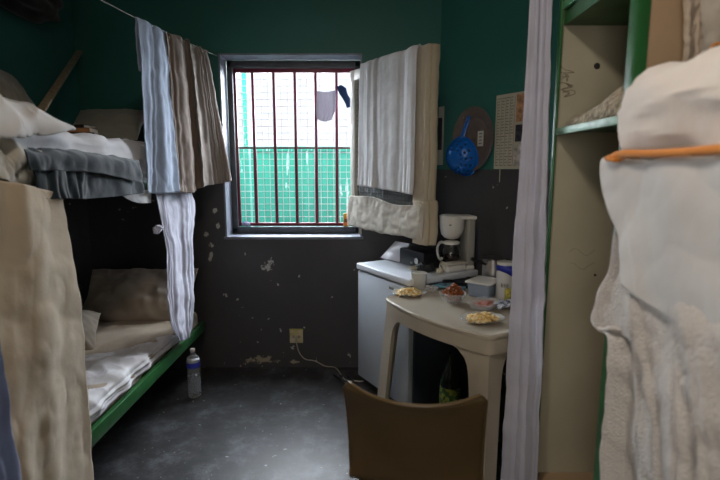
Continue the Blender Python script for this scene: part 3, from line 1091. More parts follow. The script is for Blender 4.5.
# tied white curtain at the far end
cx2 = BX + 0.05
rows = [[at(u, v, X=cx2) for u, v in r] for r in [
    [(160, 186), (170, 186), (182, 186), (194, 186)],
    [(158, 205), (168, 205), (182, 205), (195, 205)],
    [(162, 230), (170, 230), (182, 232), (193, 235)],
    [(165, 250), (174, 250), (185, 255), (194, 258)],
    [(166, 290), (175, 292), (186, 294), (195, 296)],
    [(170, 325), (178, 326), (187, 326), (194, 326)],
    [(178, 341), (183, 341), (188, 338), (192, 334)]]]
for p_ in rows[0]:
    p_.x -= 0.03
tc_ = thing('tied_curtain', 'white gauze bed curtain knotted at the far end of the lower bunk', 'curtain', tuple(at(184, 338, X=cx2)))
cloth('gauze', rows, F_gauze, tc_, folds=3, a0=0.012, a1=0.012, wr=0.006, nu=110, nv=100, seed=61, thick=0.003)
kp = at(158, 229, X=cx2 - 0.01)
mb = MB(); mb.blob(kp, (0.024, 0.03, 0.022), 5, 0.6, 2.2, 3); mb.blob(kp + V(0.0, -0.03, -0.012), (0.012, 0.02, 0.012), 6, 0.5, 2, 2); obj('knot', mb, F_gauze, tc_)
# blue cloth at the far left edge
rows = [[at(u, v, X=-0.93) for u, v in r] for r in [[(-60, 300), (-30, 308), (-6, 320)], [(-60, 370), (-25, 375), (5, 380)], [(-60, 440), (-20, 440), (14, 440)], [(-60, 520), (-15, 520), (27, 520)]]]
tag(cloth('blue_curtain', rows, F_bluedark, folds=3, a0=0.006, a1=0.012, wr=0.006, nu=60, nv=60, seed=71), 'dark blue cloth hanging at the bottom left in front of the beige curtain', 'curtain')

# ------------------------------------------------------------------ water bottle
b0 = at(195, 396.5, Z=0)
wb = thing('water_bottle', 'clear ribbed water bottle with blue label on the floor by the bunk', 'bottle', (b0.x, b0.y, 0))
H = 0.33
prof = [(0.0, 0.008), (0.02, 0.004), (0.036, 0.0), (0.042, 0.008)]
z = 0.015
while z < 0.20:
    prof += [(0.0425, z), (0.0405, z + 0.005), (0.0425, z + 0.010)]; z += 0.014
prof += [(0.042, 0.215), (0.042, 0.245), (0.034, 0.275), (0.018, 0.30), (0.0135, 0.308), (0.0135, 0.318)]
inner = [(max(0.0, r - 0.0012), zz + 0.0005) for r, zz in reversed(prof)]
mb = MB(); mb.lathe(prof + inner, 32); obj('bottle_body', mb, mat('bottle_plastic', (0.7, 0.75, 0.8), 0.06, alpha=0.10, spec=0.9), wb, local=True)
mb = MB(); mb.lathe([(0.0, 0.012)] + [(0.0375, 0.014), (0.0395, 0.03), (0.0385, 0.15), (0.0, 0.15)], 28); obj('water', mb, mat('water', (0.9, 0.95, 1), 0.02, trans=1.0, ior=1.33), wb, local=True)
mb = MB(); mb.lathe([(0.0432, 0.212), (0.0436, 0.214), (0.0436, 0.243), (0.0432, 0.245)], 32, close=False); obj('label_band', mb, mat('blue_label', (0.04, 0.06, 0.5), 0.4), wb, local=True, solid=0.0008)
mb = MB(); mb.lathe([(0.0425, 0.246), (0.0400, 0.262), (0.0345, 0.276)], 32); obj('label_top', mb, mat('silver_label', (0.5, 0.52, 0.56), 0.3), wb, local=True, solid=0.0008)
mb = MB(); mb.lathe([(0, 0.334), (0.014, 0.334), (0.016, 0.331), (0.016, 0.314), (0.0145, 0.312)], 24); obj('cap', mb, mat('pale_pink_cap', (0.6, 0.5, 0.5), 0.4), wb, local=True)

# ------------------------------------------------------------------ socket with plug and cable
sp_ = at(296.5, 336, Y=YB)
sk = thing('wall_socket', 'cream wall socket with plug, low on the dark wall', 'socket', (sp_.x, YB, sp_.z))
mb = MB(); mb.box((sp_.x - 0.05, YB - 0.012, sp_.z - 0.052), (sp_.x + 0.05, YB - 0.0005, sp_.z + 0.05), 0.005)
obj('faceplate', mb, mat('aged_cream_plastic', (0.60, 0.55, 0.38), 0.4, col2=(0.45, 0.36, 0.12), vscale=14), sk)
mb = MB(); mb.box((sp_.x - 0.052, YB - 0.010, sp_.z + 0.045), (sp_.x + 0.052, YB - 0.0005, sp_.z + 0.058), 0.003); obj('top_cover', mb, mat('yellowed_plastic', (0.40, 0.36, 0.10), 0.5), sk)
M_dark = mat('dark_slot', (0.02, 0.02, 0.02), 0.6)
for dx in (-0.018, 0.020):
    mb = MB(); mb.lathe([(0.0, 0), (0.012, 0.0), (0.012, 0.004), (0.009, 0.004), (0.009, 0.001), (0, 0.001)], 20, M=Matrix.Translation((sp_.x + dx, YB - 0.012, sp_.z - 0.002)) @ Matrix.Rotation(PI / 2, 4, 'X'))
    obj('outlet', mb, mat('outlet_rim', (0.30, 0.26, 0.2), 0.5), sk)
cable = thing('power_cable', 'pale power cable running from the wall socket to the fridge', 'cable', (sp_.x, YB - 0.02, 0))
mb = MB(); mb.box((sp_.x - 0.012, YB - 0.045, sp_.z - 0.035), (sp_.x + 0.008, YB - 0.013, sp_.z + 0.012), 0.006); obj('plug', mb, M_cable, cable)
cp = [(sp_.x, YB - 0.03, sp_.z - 0.03)] + [tuple(at(u, v, Y=y)) for u, v, y in [(299, 352, YB - 0.03), (305, 359, YB - 0.03), (315, 361, YB - 0.02), (325, 366, YB - 0.02), (336, 375, YB - 0.03)]]
cp = [Vector(p) for p in cp]
cp += [at(345, 379.5, Z=0.012), at(356, 381, Z=0.006), at(364, 380.5, Z=0.006), V(0.12, 3.40, 0.006)]
for p in cp:
    p.z = max(p.z, 0.006); p.y = min(p.y, YB - 0.008)
mb = MB(); mb.tube(catmull(cp, 70), 0.0042, 8); obj('cord', mb, M_cable, cable)
mb = MB(); e0, e1 = at(335, 377, Z=0.015), at(352, 381, Z=0.015)
cc = [at(334, 375, Z=0.02), at(340, 379, Z=0.015), at(346, 384, Z=0.008), at(353, 382, Z=0.008), at(348, 377, Z=0.012), at(339, 376, Z=0.02)]
for p in cc:
    p.y = min(p.y, YB - 0.02)
mb.tube(catmull(cc, 40), 0.009, 8); tag(obj('black_cable', mb, M_black), 'black coiled lead on the floor beside the fridge foot', 'cable')

# ------------------------------------------------------------------ fridge
TA = math.atan2(0.518, 0.855)
FR = V(0.285, 2.700, 0)
FD, FL, FH = 0.54, 0.585, 0.87          # depth (local x), width (local y), height
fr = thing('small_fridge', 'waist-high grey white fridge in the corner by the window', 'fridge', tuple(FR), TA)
mb = MB(); mb.box((0.045, 0.0, 0.03), (FD, FL, FH - 0.045), 0.006); obj('cabinet', mb, mat('shade_dark_cabinet_enamel', (0.045, 0.055, 0.07), 0.4, var=0.1, vscale=4), fr, local=True)  # cabinet colour darkened to carry the shade beneath the table
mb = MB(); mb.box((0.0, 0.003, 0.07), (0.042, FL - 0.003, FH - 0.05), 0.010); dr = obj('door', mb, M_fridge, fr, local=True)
mb = MB(); mb.box((-0.012, 0.03, 0.74), (0.006, 0.05, 0.81), 0.004); obj('door_handle', mb, M_fridgetop, dr, local=True)
mb = MB()
for k, (a, b_) in enumerate(((0.155, 0.162), (0.165, 0.168), (0.171, 0.178), (0.181, 0.184), (0.187, 0.194), (0.197, 0.203))):
    mb.box((-0.0015, a, FH - 0.098), (0.0005, b_, FH - 0.084 + 0.003 * (k % 2)))
obj('badge', mb, M_ink, dr, local=True)
mb = MB(); mb.box((-0.006, -0.006, FH - 0.042), (FD, FL + 0.006, FH), 0.009, 3); obj('top', mb, M_fridgetop, fr, local=True)
mb = MB(); mb.box((0.02, 0.01, FH - 0.052), (FD - 0.02, FL - 0.01, FH - 0.040)); obj('top_gap', mb, M_dark, fr, local=True)
mb = MB(); mb.box((0.03, 0.02, 0.03), (0.06, FL - 0.02, 0.075)); obj('plinth', mb, M_dark, fr, local=True)
for x in (0.08, FD - 0.06):
    for y in (0.04, FL - 0.04):
        mb = MB(); mb.lathe([(0, 0), (0.018, 0), (0.016, 0.03), (0, 0.03)], 14, M=Matrix.Translation((x, y, 0))); obj('foot', mb, M_black, fr, local=True)

# ------------------------------------------------------------------ plastic table
TB = V(0.55, 1.944, 0)
TL, TW, TZ = 0.757, 0.75, 0.80
tb = thing('plastic_table', 'beige moulded plastic table standing before the fridge', 'table', tuple(TB), TA + 0.035)
BOW = 0.062

def outline(inset=0.0, n=40, r=0.03):
    """local outline, corner at 0,0; long bowed sides on x=0 and x=TW"""
    pts = []
    def seg(a, b, bow, nx, ny):
        for k in range(n):
            t = k / n
            s = 0.5 - abs(t - 0.5)
            w = 1 - (2 * t - 1) ** 2
            pts.append(V(a[0] + (b[0] - a[0]) * t + nx * bow * w, a[1] + (b[1] - a[1]) * t + ny * bow * w, 0))
    i = inset
    seg((i, TL - i), (i, i), BOW, -1, 0)
    seg((i, i), (TW - i, i), 0.02, 0, -1)
    seg((TW - i, i), (TW - i, TL - i), 0.0, 1, 0)
    seg((TW - i, TL - i), (i, TL - i), 0.0, 0, 1)
    # soften corners
    for _ in range(2):
        q = []
        m = len(pts)
        for k in range(m):
            q.append(pts[k] * 0.5 + pts[k - 1] * 0.25 + pts[(k + 1) % m] * 0.25)
        pts = q
    return pts

def rings(mb, spec, capbot=True, captop=True):
    t = bmesh.new()
    R = []
    for inset, z in spec:
        R.append([t.verts.new(V(p.x, p.y, z)) for p in outline(inset)])
    for i in range(len(R) - 1):
        m = len(R[i])
        for k in range(m):
            t.faces.new((R[i][k], R[i][(k + 1) % m], R[i + 1][(k + 1) % m], R[i + 1][k]))
    if captop:
        t.faces.new(R[-1])
    if capbot:
        t.faces.new(R[0][::-1])
    mb._add(t)

mb = MB(); rings(mb, [(0.006, TZ - 0.028), (0.0, TZ - 0.020), (0.0, TZ - 0.006), (0.005, TZ), (0.012, TZ), (0.016, TZ - 0.003)]); obj('tabletop', mb, M_table, tb, local=True)
mb = MB(); rings(mb, [(0.002, TZ - 0.018), (0.000, TZ - 0.085), (0.006, TZ - 0.085), (0.012, TZ - 0.020)], False, False); obj('apron', mb, M_table, tb, local=True)

def leg(cx, cy, sx, sy):
    """moulded L-section leg; sx, sy = direction into the table; flares outward towards the floor"""
    P = []
    n = 26
    for i in range(n):
        f_ = i / (n - 1)
        z = (TZ - 0.07) * (1 - f_)
        flare = 0.065 * f_
        dz = (TZ - 0.07) - z
        w = 0.100 - 0.03 * f_ + 0.13 * math.exp(-dz / 0.03)
        w2 = 0.085 - 0.015 * f_ + 0.10 * math.exp(-dz / 0.035)
        ox, oy = cx - sx * (flare * (1.25 if sy < 0 else 1.0) - 0.008), cy - sy * (flare * (0.9 if sy > 0 else 0.12) - 0.008)
        bow = (0.032 if (sx > 0 and w > 0) else 0.0) * min(1.0, 1.0)
        def bx(q):      # follow the bowed front near the top
            return BOW * (1 - (2 * min(1, max(0, q / TL)) - 1) ** 2) * (1 - f_) if sx > 0 else 0.0
        th = 0.022
        ring = []
        for k in range(7):
            q = w * (1 - k / 6)
            ring.append(V(ox - bx(q) * 1.0, oy + sy * q, z))
        ring += [V(ox + sx * w2 * k / 3, oy, z) for k in range(1, 4)]
        ring += [V(ox + sx * w2 * (1 - k / 3) + sx * th * k / 3, oy + sy * th, z) for k in range(0, 4)]
        for k in range(1, 7):
            q = w * k / 6
            ring.append(V(ox - bx(q) + sx * th, oy + sy * max(th, q), z))
        P.append(ring)
    mb = MB()
    mb.grid(P, wrap_u=True)
    t = mb.bm
    t.verts.ensure_lookup_table()
    m = len(P[0])
    t.faces.new([t.verts[(n - 1) * m + k] for k in range(m)])
    return obj('leg', mb, M_table, tb, local=True, angle=50)

for (cx, cy, sx, sy) in ((0.0, 0.0, 1, 1), (0.0, TL, 1, -1), (TW, 0.0, -1, 1), (TW, TL, -1, -1)):
    leg(cx, cy, sx, sy)

# things under the table
q = at(454, 372, Y=2.62)
q = V(0.76, 2.50, 0)
ub = thing('storage_tub', 'dark clear tub with a green bag inside, under the plastic table', 'tub', (q.x, q.y, 0), TA)
mb = MB(); mb.box((-0.13, -0.12, 0.0), (0.13, 0.12, 0.30), 0.02); obj('tub', mb, mat('smoky_plastic', (0.06, 0.07, 0.08), 0.15, trans=0.6, ior=1.2), ub, local=True)
mb = MB(); mb.blob((0, -0.02, 0.13), (0.09, 0.07, 0.11), 3, 0.5, 2.5); obj('green_bag', mb, mat('green_bag_plastic', (0.10, 0.16, 0.02), 0.4, col2=(0.4, 0.35, 0.03), vscale=30), ub, local=True)
q = V(0.485, 2.44, 0)
wj = thing('oil_bottle', 'dark bottle with a green and yellow label under the table', 'bottle', (q.x, q.y, 0))
ZS = 0.0
mb = MB(); mb.lathe([(0, 0), (0.05, 0), (0.055, 0.01), (0.055, 0.36), (0.04, 0.43), (0.018, 0.48), (0.016, 0.53), (0, 0.53)], 24); obj('bottle_body', mb, mat('dark_bottle', (0.01, 0.015, 0.01), 0.15), wj, local=True)
mb = MB(); mb.lathe([(0.0555, 0.20), (0.0558, 0.205), (0.0558, 0.345), (0.0555, 0.35)], 24); obj('label_band', mb, mat('green_yellow_label', (0.25, 0.26, 0.04), 0.5, col2=(0.02, 0.08, 0.02), vscale=45, edge=(0.45, 0.55)), wj, local=True, solid=0.0006)

# ------------------------------------------------------------------ chair
CL_, CR_ = V(-0.047, 1.408, 0), V(0.367, 1.317, 0)
cmid = (CL_ + CR_) / 2
crz = math.atan2(CR_.y - CL_.y, CR_.x - CL_.x)
ch = thing('plastic_chair', 'brown moulded plastic chair with its back to the viewer', 'chair', (cmid.x, cmid.y + 0.02, 0), crz)
HW = 0.220
# shell profile: (y forward, z, half width)
prof = []
for k in range(34):
    t = k / 33
    if t < 0.52:                      # back, top to bottom
        s = t / 0.52
        y = -0.0 + 0.085 * s + 0.02 * math.sin(s * PI)
        z = 0.838 - 0.36 * s
        hw = HW - 0.004 * s
        if s < 0.06:
            hw = HW - 0.012 * (1 - s / 0.06) ** 2
        bul = 0.050 * (1 - 0.5 * s)
    elif t < 0.68:                    # bend
        s = (t - 0.52) / 0.16
        a = s * PI / 2
        y = 0.085 + 0.06 * (1 - math.cos(a)) + 0.0 * s
        z = 0.478 - 0.045 * math.sin(a)
        hw = HW - 0.004
        bul = 0.025 * (1 - s)
    else:
        s = (t - 0.68) / 0.32
        y = 0.145 + 0.30 * s
        z = 0.433 + 0.006 * math.sin(s * PI) - 0.03 * max(0, s - 0.85) / 0.15
        hw = HW + 0.006 - 0.02 * max(0, s - 0.8)
        bul = 0.0
    prof.append((y, z, hw, bul, t))
P = []
for (y, z, hw, bul, t) in prof:
    row = []
    for j in range(41):
        a = -1 + j / 20
        yy = y - bul * (1 - a * a) + (0.012 * a ** 8 if t < 0.52 else 0)
        zz = z
        if t < 0.10:
            zz -= 0.030 * (1 - abs(a) ** 2.2) * (1 - t / 0.10)
            zz -= 0.014 * max(0, (abs(a) - 0.93) / 0.07) ** 2 * (1 - t / 0.1)
        if t > 0.6:
            zz -= 0.012 * (1 - a * a)
        row.append(V(a * hw, yy, zz))
    P.append(row)
mb = MB(); mb.grid(P); obj('seat_shell', mb, M_chair, ch, local=True, solid=0.008)
# rolled rim around the shell
rim = [r[0] for r in P][::-1] + P[0][1:] + [r[-1] for r in P][1:]
mb = MB(); mb.tube(rim, 0.0065, 8); obj('rim', mb, M_chair, ch, local=True)
for (x, y, fx, fy, zt_) in ((-0.17, 0.10, -0.21, 0.02, 0.44), (0.17, 0.10, 0.21, 0.02, 0.44), (-0.18, 0.40, -0.20, 0.45, 0.42), (0.18, 0.40, 0.20, 0.45, 0.42)):
    mb = MB(); mb.tube([(x, y, zt_), ((x + fx) / 2, (y + fy) / 2, zt_ / 2), (fx, fy, 0.0)], [0.02, 0.017, 0.014], 10); obj('leg', mb, M_chair, ch, local=True)

# ------------------------------------------------------------------ things on the fridge
def fl(x, y, z=FH):
    p = FR + V(math.cos(TA), math.sin(TA), 0) * x + V(-math.sin(TA), math.cos(TA), 0) * y
    return V(p.x, p.y, z)

# tablet leaning
ta, tb_, tc2, td = at(381, 258, Z=FH + 0.004), at(399.5, 262.5, Z=FH + 0.004), None, None
tabl = thing('tablet', 'grey tablet propped up on a black folding cover on the fridge', 'tablet', tuple((ta + tb_) / 2))
w_ = (tb_ - ta)
up_ = V(0, 0, 1)
bk_ = V(-w_.y, w_.x, 0).normalized()
top_l = at(396, 241.5, wall=(ta + bk_ * 0.075, bk_))
top_r = at(410.5, 244, wall=(tb_ + bk_ * 0.075, bk_))
def quad_slab(mb, a, b, c, d, th):
    n = (b - a).cross(d - a).normalized() * th
    mb.poly([a, b, c, d], n, 0.0018)
mb = MB(); quad_slab(mb, ta, tb_, top_r, top_l, 0.008); obj('screen_body', mb, mat('grey_screen', (0.45, 0.45, 0.48), 0.25), tabl)
nn = (tb_ - ta).cross(top_l - ta).normalized()
if nn.y > 0: nn = -nn
mb = MB(); c_ = [ta.lerp(top_r, 0.0) , ]
def ins(a, b, c, d, f):
    m_ = (a + b + c + d) / 4
    return [p.lerp(m_, f) for p in (a, b, c, d)]
qd = [p + nn * 0.001 for p in ins(ta, tb_, top_r, top_l, 0.12)]
mb.poly(qd, nn * 0.0012); obj('screen', mb, mat('pale_glass_screen', (0.58, 0.58, 0.60), 0.15), tabl)
mb = MB(); bl = [ta - w_ * 0.15 + V(0, 0, -0.0035), tb_ + w_ * 0.18 + V(0, 0, -0.0035), tb_ + w_ * 0.15 + bk_ * 0.12 + V(0, 0, -0.0035), ta - w_ * 0.1 + bk_ * 0.12 + V(0, 0, -0.0035)]
mb.poly(bl, (0, 0, 0.0035)); obj('cover_base', mb, M_black, tabl)

rd = fl(0.30, 0.30)
radio = thing('small_radio', 'black radio with a silver knob behind the tablet', 'radio', tuple(rd), TA)
mb = MB(); mb.box((-0.07, -0.14, 0), (0.07, 0.12, 0.11), 0.01); obj('case', mb, M_black, radio, local=True)
mb = MB(); mb.lathe([(0, 0), (0.022, 0), (0.020, 0.012), (0, 0.012)], 20, M=Matrix.Translation((-0.07, -0.08, 0.05)) @ Matrix.Rotation(-PI / 2, 4, 'Y')); obj('knob', mb, M_steel, radio, local=True)
mb = MB(); mb.lathe([(0, 0), (0.008, 0), (0.007, 0.008), (0, 0.008)], 12, M=Matrix.Translation((-0.07, -0.02, 0.03)) @ Matrix.Rotation(-PI / 2, 4, 'Y')); obj('knob', mb, M_steel, radio, local=True)
q = at(405, 259, Z=FH + 0.02)
mb = MB(); mb.lathe([(0, 0), (0.014, 0), (0.015, 0.01), (0.011, 0.045), (0.009, 0.055), (0.0, 0.058)], 18, M=Matrix.Translation((q.x, q.y, FH))); tag(obj('shiny_shaker', mb, M_steel), 'small shiny metal shaker standing beside the tablet', 'shaker')
# black crumpled cloth bag
q = fl(0.22, 0.12)
mb = MB(); mb.blob((q.x, q.y, FH + 0.026), (0.06, 0.05, 0.032), 8, 0.45, 2.5); tag(obj('black_pouch', mb, M_black), 'black pouch lying between the tablet and the coffee maker', 'pouch')
# plate with bread
q = at(421, 270, Z=FH)
pl = thing('bread_plate', 'flat cream plate with flatbread on the front edge of the fridge', 'plate', (q.x, q.y, FH), 0.3)
mb = MB(); mb.lathe([(0, 0.0), (0.05, 0.0), (0.085, 0.008), (0.088, 0.011), (0.05, 0.004), (0, 0.004)], 28); obj('dish', mb, M_whiteplastic, pl, local=True)
mb = MB(); mb.blob((0, 0, 0.016), (0.07, 0.055, 0.010), 2, 0.3, 2.5); fbm = obj('flatbread', mb, mat('flatbread', (0.50, 0.45, 0.32), 0.8, var=0.3, vscale=40), pl, local=True)
# cream pouch / bread box
q = at(461, 268, Z=FH)
bx = thing('lunch_box', 'cream lunch box with rounded corners before the coffee maker', 'box', tuple(fl(0.385, 0.045)), TA)
mb = MB(); mb.box((-0.09, -0.034, 0), (0.07, 0.026, 0.05), 0.014, 3); obj('box_body', mb, M_whiteplastic, bx, local=True)
mb = MB(); mb.box((-0.094, -0.038, 0.042), (0.074, 0.030, 0.058), 0.007, 3); obj('lid', mb, mat('cream_lid', (0.55, 0.52, 0.45), 0.4), bx, local=True)
q = at(449, 268, Z=FH)
gl = thing('garlic_bulb', 'pale garlic bulb with a curled stalk in front of the lunch box', 'garlic', tuple(fl(0.255, 0.035)))
mb = MB(); mb.blob((0, 0, 0.017), (0.022, 0.02, 0.018), 1, 0.25, 3); obj('bulb', mb, mat('garlic_skin', (0.68, 0.62, 0.48), 0.6, var=0.2, vscale=60), gl, local=True)
mb = MB(); mb.tube(catmull([V(0, 0, 0.03), V(0.0, 0.0, 0.055), V(0.02, 0.01, 0.072), V(0.035, 0.01, 0.055), V(0.035, 0.005, 0.035)], 20), 0.003, 8); obj('stalk', mb, mat('dry_stalk', (0.55, 0.5, 0.38), 0.7), gl, local=True)

# coffee maker
cmk = fl(0.455, 0.110)
cf = thing('coffee_maker', 'white drip coffee maker with glass jug on the fridge', 'coffee maker', tuple(cmk), 0.15)
# local +x = machine's side to the right, tower at +x, filter basket at -x
mb = MB(); mb.box((-0.10, -0.07, 0), (0.10, 0.07, 0.028), 0.012, 3); mb.lathe([(0, 0.028), (0.062, 0.028), (0.06, 0.034), (0, 0.034)], 28, M=Matrix.Translation((-0.035, 0, 0))); obj('base', mb, M_whiteplastic, cf, local=True)
mb = MB(); mb.box((0.045, -0.065, 0.02), (0.10, 0.065, 0.325), 0.014, 3); obj('water_tank', mb, mat('cream_tank', (0.30, 0.30, 0.27), 0.35), cf, local=True)
mb = MB(); mb.box((0.0, -0.07, 0.318), (0.105, 0.07, 0.34), 0.008, 3); obj('tank_lid', mb, M_whiteplastic, cf, local=True)
mb = MB(); mb.lathe([(0, 0.190), (0.022, 0.190), (0.045, 0.198), (0.066, 0.222), (0.075, 0.26), (0.078, 0.325), (0.080, 0.338), (0.07, 0.343), (0, 0.345)], 32, M=Matrix.Translation((-0.035, 0, 0))); bs = obj('filter_basket', mb, M_whiteplastic, cf, local=True)
mb = MB()
for k in range(4):
    mb.box((-0.075 + k * 0.007, -0.0735 + 0.002 * k, 0.283), (-0.070 + k * 0.007, -0.066, 0.290))
obj('badge', mb, M_ink, bs, local=True)
jp = [(0.0, 0.036), (0.045, 0.036), (0.062, 0.055), (0.066, 0.09), (0.058, 0.125), (0.045, 0.150), (0.047, 0.162)]
mb = MB(); mb.lathe(jp + [(r - 0.0015 if r > 0 else 0, z_ + 0.001) for r, z_ in reversed(jp)], 30, M=Matrix.Translation((-0.035, 0, 0))); jg = obj('jug', mb, M_glass, cf, local=True)
mb = MB(); mb.lathe([(0, 0.039), (0.043, 0.039), (0.059, 0.056), (0.0625, 0.08), (0, 0.08)], 30, M=Matrix.Translation((-0.035, 0, 0))); obj('coffee', mb, mat('black_coffee', (0.015, 0.008, 0.004), 0.1), jg, local=True)
mb = MB(); mb.lathe([(0.05, 0.158), (0.053, 0.170), (0.04, 0.178), (0, 0.18)], 28, M=Matrix.Translation((-0.035, 0, 0))); obj('jug_lid', mb, M_whiteplastic, jg, local=True)
mb = MB(); mb.tube(catmull([V(-0.082, -0.01, 0.168), V(-0.115, -0.02, 0.172), V(-0.135, -0.025, 0.14), V(-0.130, -0.025, 0.09), V(-0.112, -0.02, 0.062), V(-0.098, -0.01, 0.07)], 24), 0.0085, 10); obj('jug_handle', mb, M_whiteplastic, jg, local=True)

# ------------------------------------------------------------------ things on the table
def crumbs(name, c, rx, ry, h, n, r, mats_, parent, seed):
    rnd = random.Random(seed)
    mb = MB()
    for k in range(n):
        a = rnd.uniform(0, 2 * PI)
        d = rnd.random() ** 0.6
        x, y = rx * d * math.cos(a), ry * d * math.sin(a)
        z = h * (1 - d * d) * rnd.uniform(0.3, 1) + r * 0.5
        s = r * rnd.uniform(0.6, 1.3)
        M = Matrix.Rotation(rnd.uniform(0, 6), 4, 'Z') @ Matrix.Rotation(rnd.uniform(-0.7, 0.7), 4, 'X')
        mb.blob((c[0] + x, c[1] + y, c[2] + z), (s * 1.3, s, s * 0.55), rnd.randint(0, 99), 0.7, 2.2, 2, M=M)
    o = obj(name, mb, mats_, parent, local=True)
    return o

M_snack = mat('golden_snack', (0.62, 0.36, 0.07), 0.6, col2=(0.75, 0.62, 0.36), vscale=60, edge=(0.46, 0.54))
def dish_profile(r):
    a = [(0, 0.0), (r * 0.62, 0.0), (r * 0.70, 0.004), (r * 0.95, 0.016), (r, 0.018)]
    return a + [(rr - 0.002 if rr else 0, zz + 0.0022) for rr, zz in reversed(a)]

def snack_plate(u, v, r, label, seed, sq=0.8, rz=0.0):
    q = at(u, v, Z=TZ)
    t = thing('snack_plate', label, 'plate of snacks', (q.x, q.y, TZ), rz, 'plates of fried snacks on the plastic table')
    mb = MB(); mb.lathe(dish_profile(r), 36)
    for v_ in mb.bm.verts:
        a = math.atan2(v_.co.y, v_.co.x)
        rr = math.hypot(v_.co.x, v_.co.y)
        if rr > r * 0.9:
            v_.co.z += 0.003 * math.sin(a * 11)
        v_.co.y *= sq
    obj('plate', mb, M_clear, t, local=True)
    o = crumbs('snack_pieces', (0, 0, 0.003), r * 0.66, r * 0.66 * sq, 0.028, 110, 0.0115, M_snack, t, seed)
    o['kind'] = 'stuff'
    return t
snack_plate(409, 294.5, 0.100, 'clear plate of golden fried snacks at the far corner of the table', 1, 0.95, 0.3)
snack_plate(482, 321, 0.108, 'clear plate of golden fried snacks at the near corner of the table', 2, 0.72, 0.25)
# crumpled clear film beside the far plate
q = at(430, 290, Z=TZ)
mb = MB(); mb.blob((q.x, q.y, TZ + 0.008), (0.045, 0.03, 0.016), 12, 0.9, 3.0, 3); tag(obj('plastic_film', mb, mat('clear_film', (0.8, 0.8, 0.82), 0.15, alpha=0.6)), 'crumpled clear film beside the far plate of snacks', 'plastic film')
# glass bowl of brown fried balls
q = at(453, 302.5, Z=TZ)
bw = thing('glass_bowl', 'clear glass bowl heaped with brown fritters', 'bowl', (q.x, q.y, TZ))
pf = [(0, 0.0), (0.034, 0.0), (0.036, 0.006), (0.050, 0.016), (0.066, 0.036), (0.071, 0.054)]
mb = MB(); mb.lathe(pf + [(max(0, r - 0.0025), z + 0.003) for r, z in reversed(pf)], 36); obj('bowl', mb, M_clear, bw, local=True)
M_frit = mat('brown_fritter', (0.36, 0.11, 0.025), 0.45, col2=(0.10, 0.025, 0.01), vscale=90, edge=(0.46, 0.54), bump=0.4, bscale=120)
rnd = random.Random(5)
k = 0
frit0 = None
for (zz, rad, n, off) in ((0.022, 0.026, 5, 0.2), (0.044, 0.038, 8, 0.6), (0.064, 0.024, 5, 0.1), (0.082, 0.0, 1, 0)):
    for j in range(n):
        a = off + 2 * PI * j / n
        x, y = q.x + rad * math.cos(a), q.y + rad * math.sin(a)
        if frit0 is None:
            mb = MB(); mb.blob((0, 0, 0.014), (0.0195, 0.0180, 0.0155), 4, 0.5, 3.0, 3)
            bmesh.ops.translate(mb.bm, verts=mb.bm.verts, vec=(0, 0, 0))
            frit0 = obj('fried_fritter', mb, M_frit)
            o = frit0
        else:
            o = frit0.copy(); COL.objects.link(o)
        o.location = (x, y, TZ + zz - 0.014)
        o.rotation_euler = (rnd.uniform(-0.3, 0.3), rnd.uniform(-0.3, 0.3), rnd.uniform(0, 6))
        tag(o, 'brown fried fritter heaped in the clear glass bowl', 'fritter', 'fritters heaped in the glass bowl')
        k += 1
# translucent cup/tub near the far plate
q = at(415, 290, Z=TZ)
q.y -= 0.0
cu = thing('plastic_beaker', 'frosted plastic beaker behind the far plate of snacks', 'beaker', (q.x + 0.022, q.y + 0.0, TZ))
pf = [(0, 0), (0.036, 0), (0.038, 0.004), (0.046, 0.100), (0.048, 0.103)]
mb = MB(); mb.lathe(pf + [(max(0, r - 0.002), z + 0.002) for r, z in reversed(pf)], 28); obj('beaker', mb, M_frost, cu, local=True)
# blue rag
cq = at(440, 288, Z=TZ)
rows = []
for i in range(4):
    rows.append([V(cq.x - 0.06 + 0.065 * j + 0.01 * i, cq.y - 0.04 + 0.040 * i - 0.01 * j, TZ + 0.010 + 0.006 * ((i + j) % 2)) for j in range(4)])
tag(cloth('blue_rag', rows, F_teal, folds=2, a0=0.003, a1=0.003, wr=0.004, wf=25, nu=50, nv=40, seed=3), 'crumpled blue cleaning rag behind the fritter bowl', 'rag')
# black frying pan
q = at(466, 287, Z=TZ)
fp = thing('frying_pan', 'black frying pan on the table before the fridge', 'frying pan', (q.x + 0.005, q.y + 0.035, TZ), 0.5)
pf = [(0, 0), (0.07, 0), (0.088, 0.032), (0.092, 0.035)]
mb = MB(); mb.lathe(pf + [(max(0, r - 0.003), z + 0.003) for r, z in reversed(pf)], 32); obj('pan', mb, M_black, fp, local=True)
mb = MB(); mb.tube([(-0.085, -0.0, 0.032), (-0.12, 0.0, 0.042), (-0.17, 0, 0.046)], [0.008, 0.010, 0.011], 10); obj('handle', mb, M_black, fp, local=True)
# steel saucepan with handle, on the table at the wall
sa = thing('steel_saucepan', 'shiny steel saucepan with a black handle by the back wall', 'saucepan', (0.79, 2.79, TZ), 0.5)
pf = [(0, 0), (0.060, 0), (0.064, 0.004), (0.064, 0.172), (0.068, 0.175)]
mb = MB(); mb.lathe(pf + [(max(0, r - 0.002), z + 0.002) for r, z in reversed(pf)], 36); obj('pan', mb, M_steel, sa, local=True)
mb = MB(); mb.tube([(-0.064, 0, 0.150), (-0.10, -0.0, 0.165), (-0.17, -0.0, 0.19)], [0.008, 0.010, 0.011], 10); obj('handle', mb, M_black, sa, local=True)
mb = MB(); mb.lathe([(0, 0), (0.064, 0.0), (0.069, 0.003), (0.04, 0.012), (0, 0.014)], 32, M=Matrix.Translation((0, 0, 0.1755))); ld = obj('lid', mb, M_steel, sa, local=True)
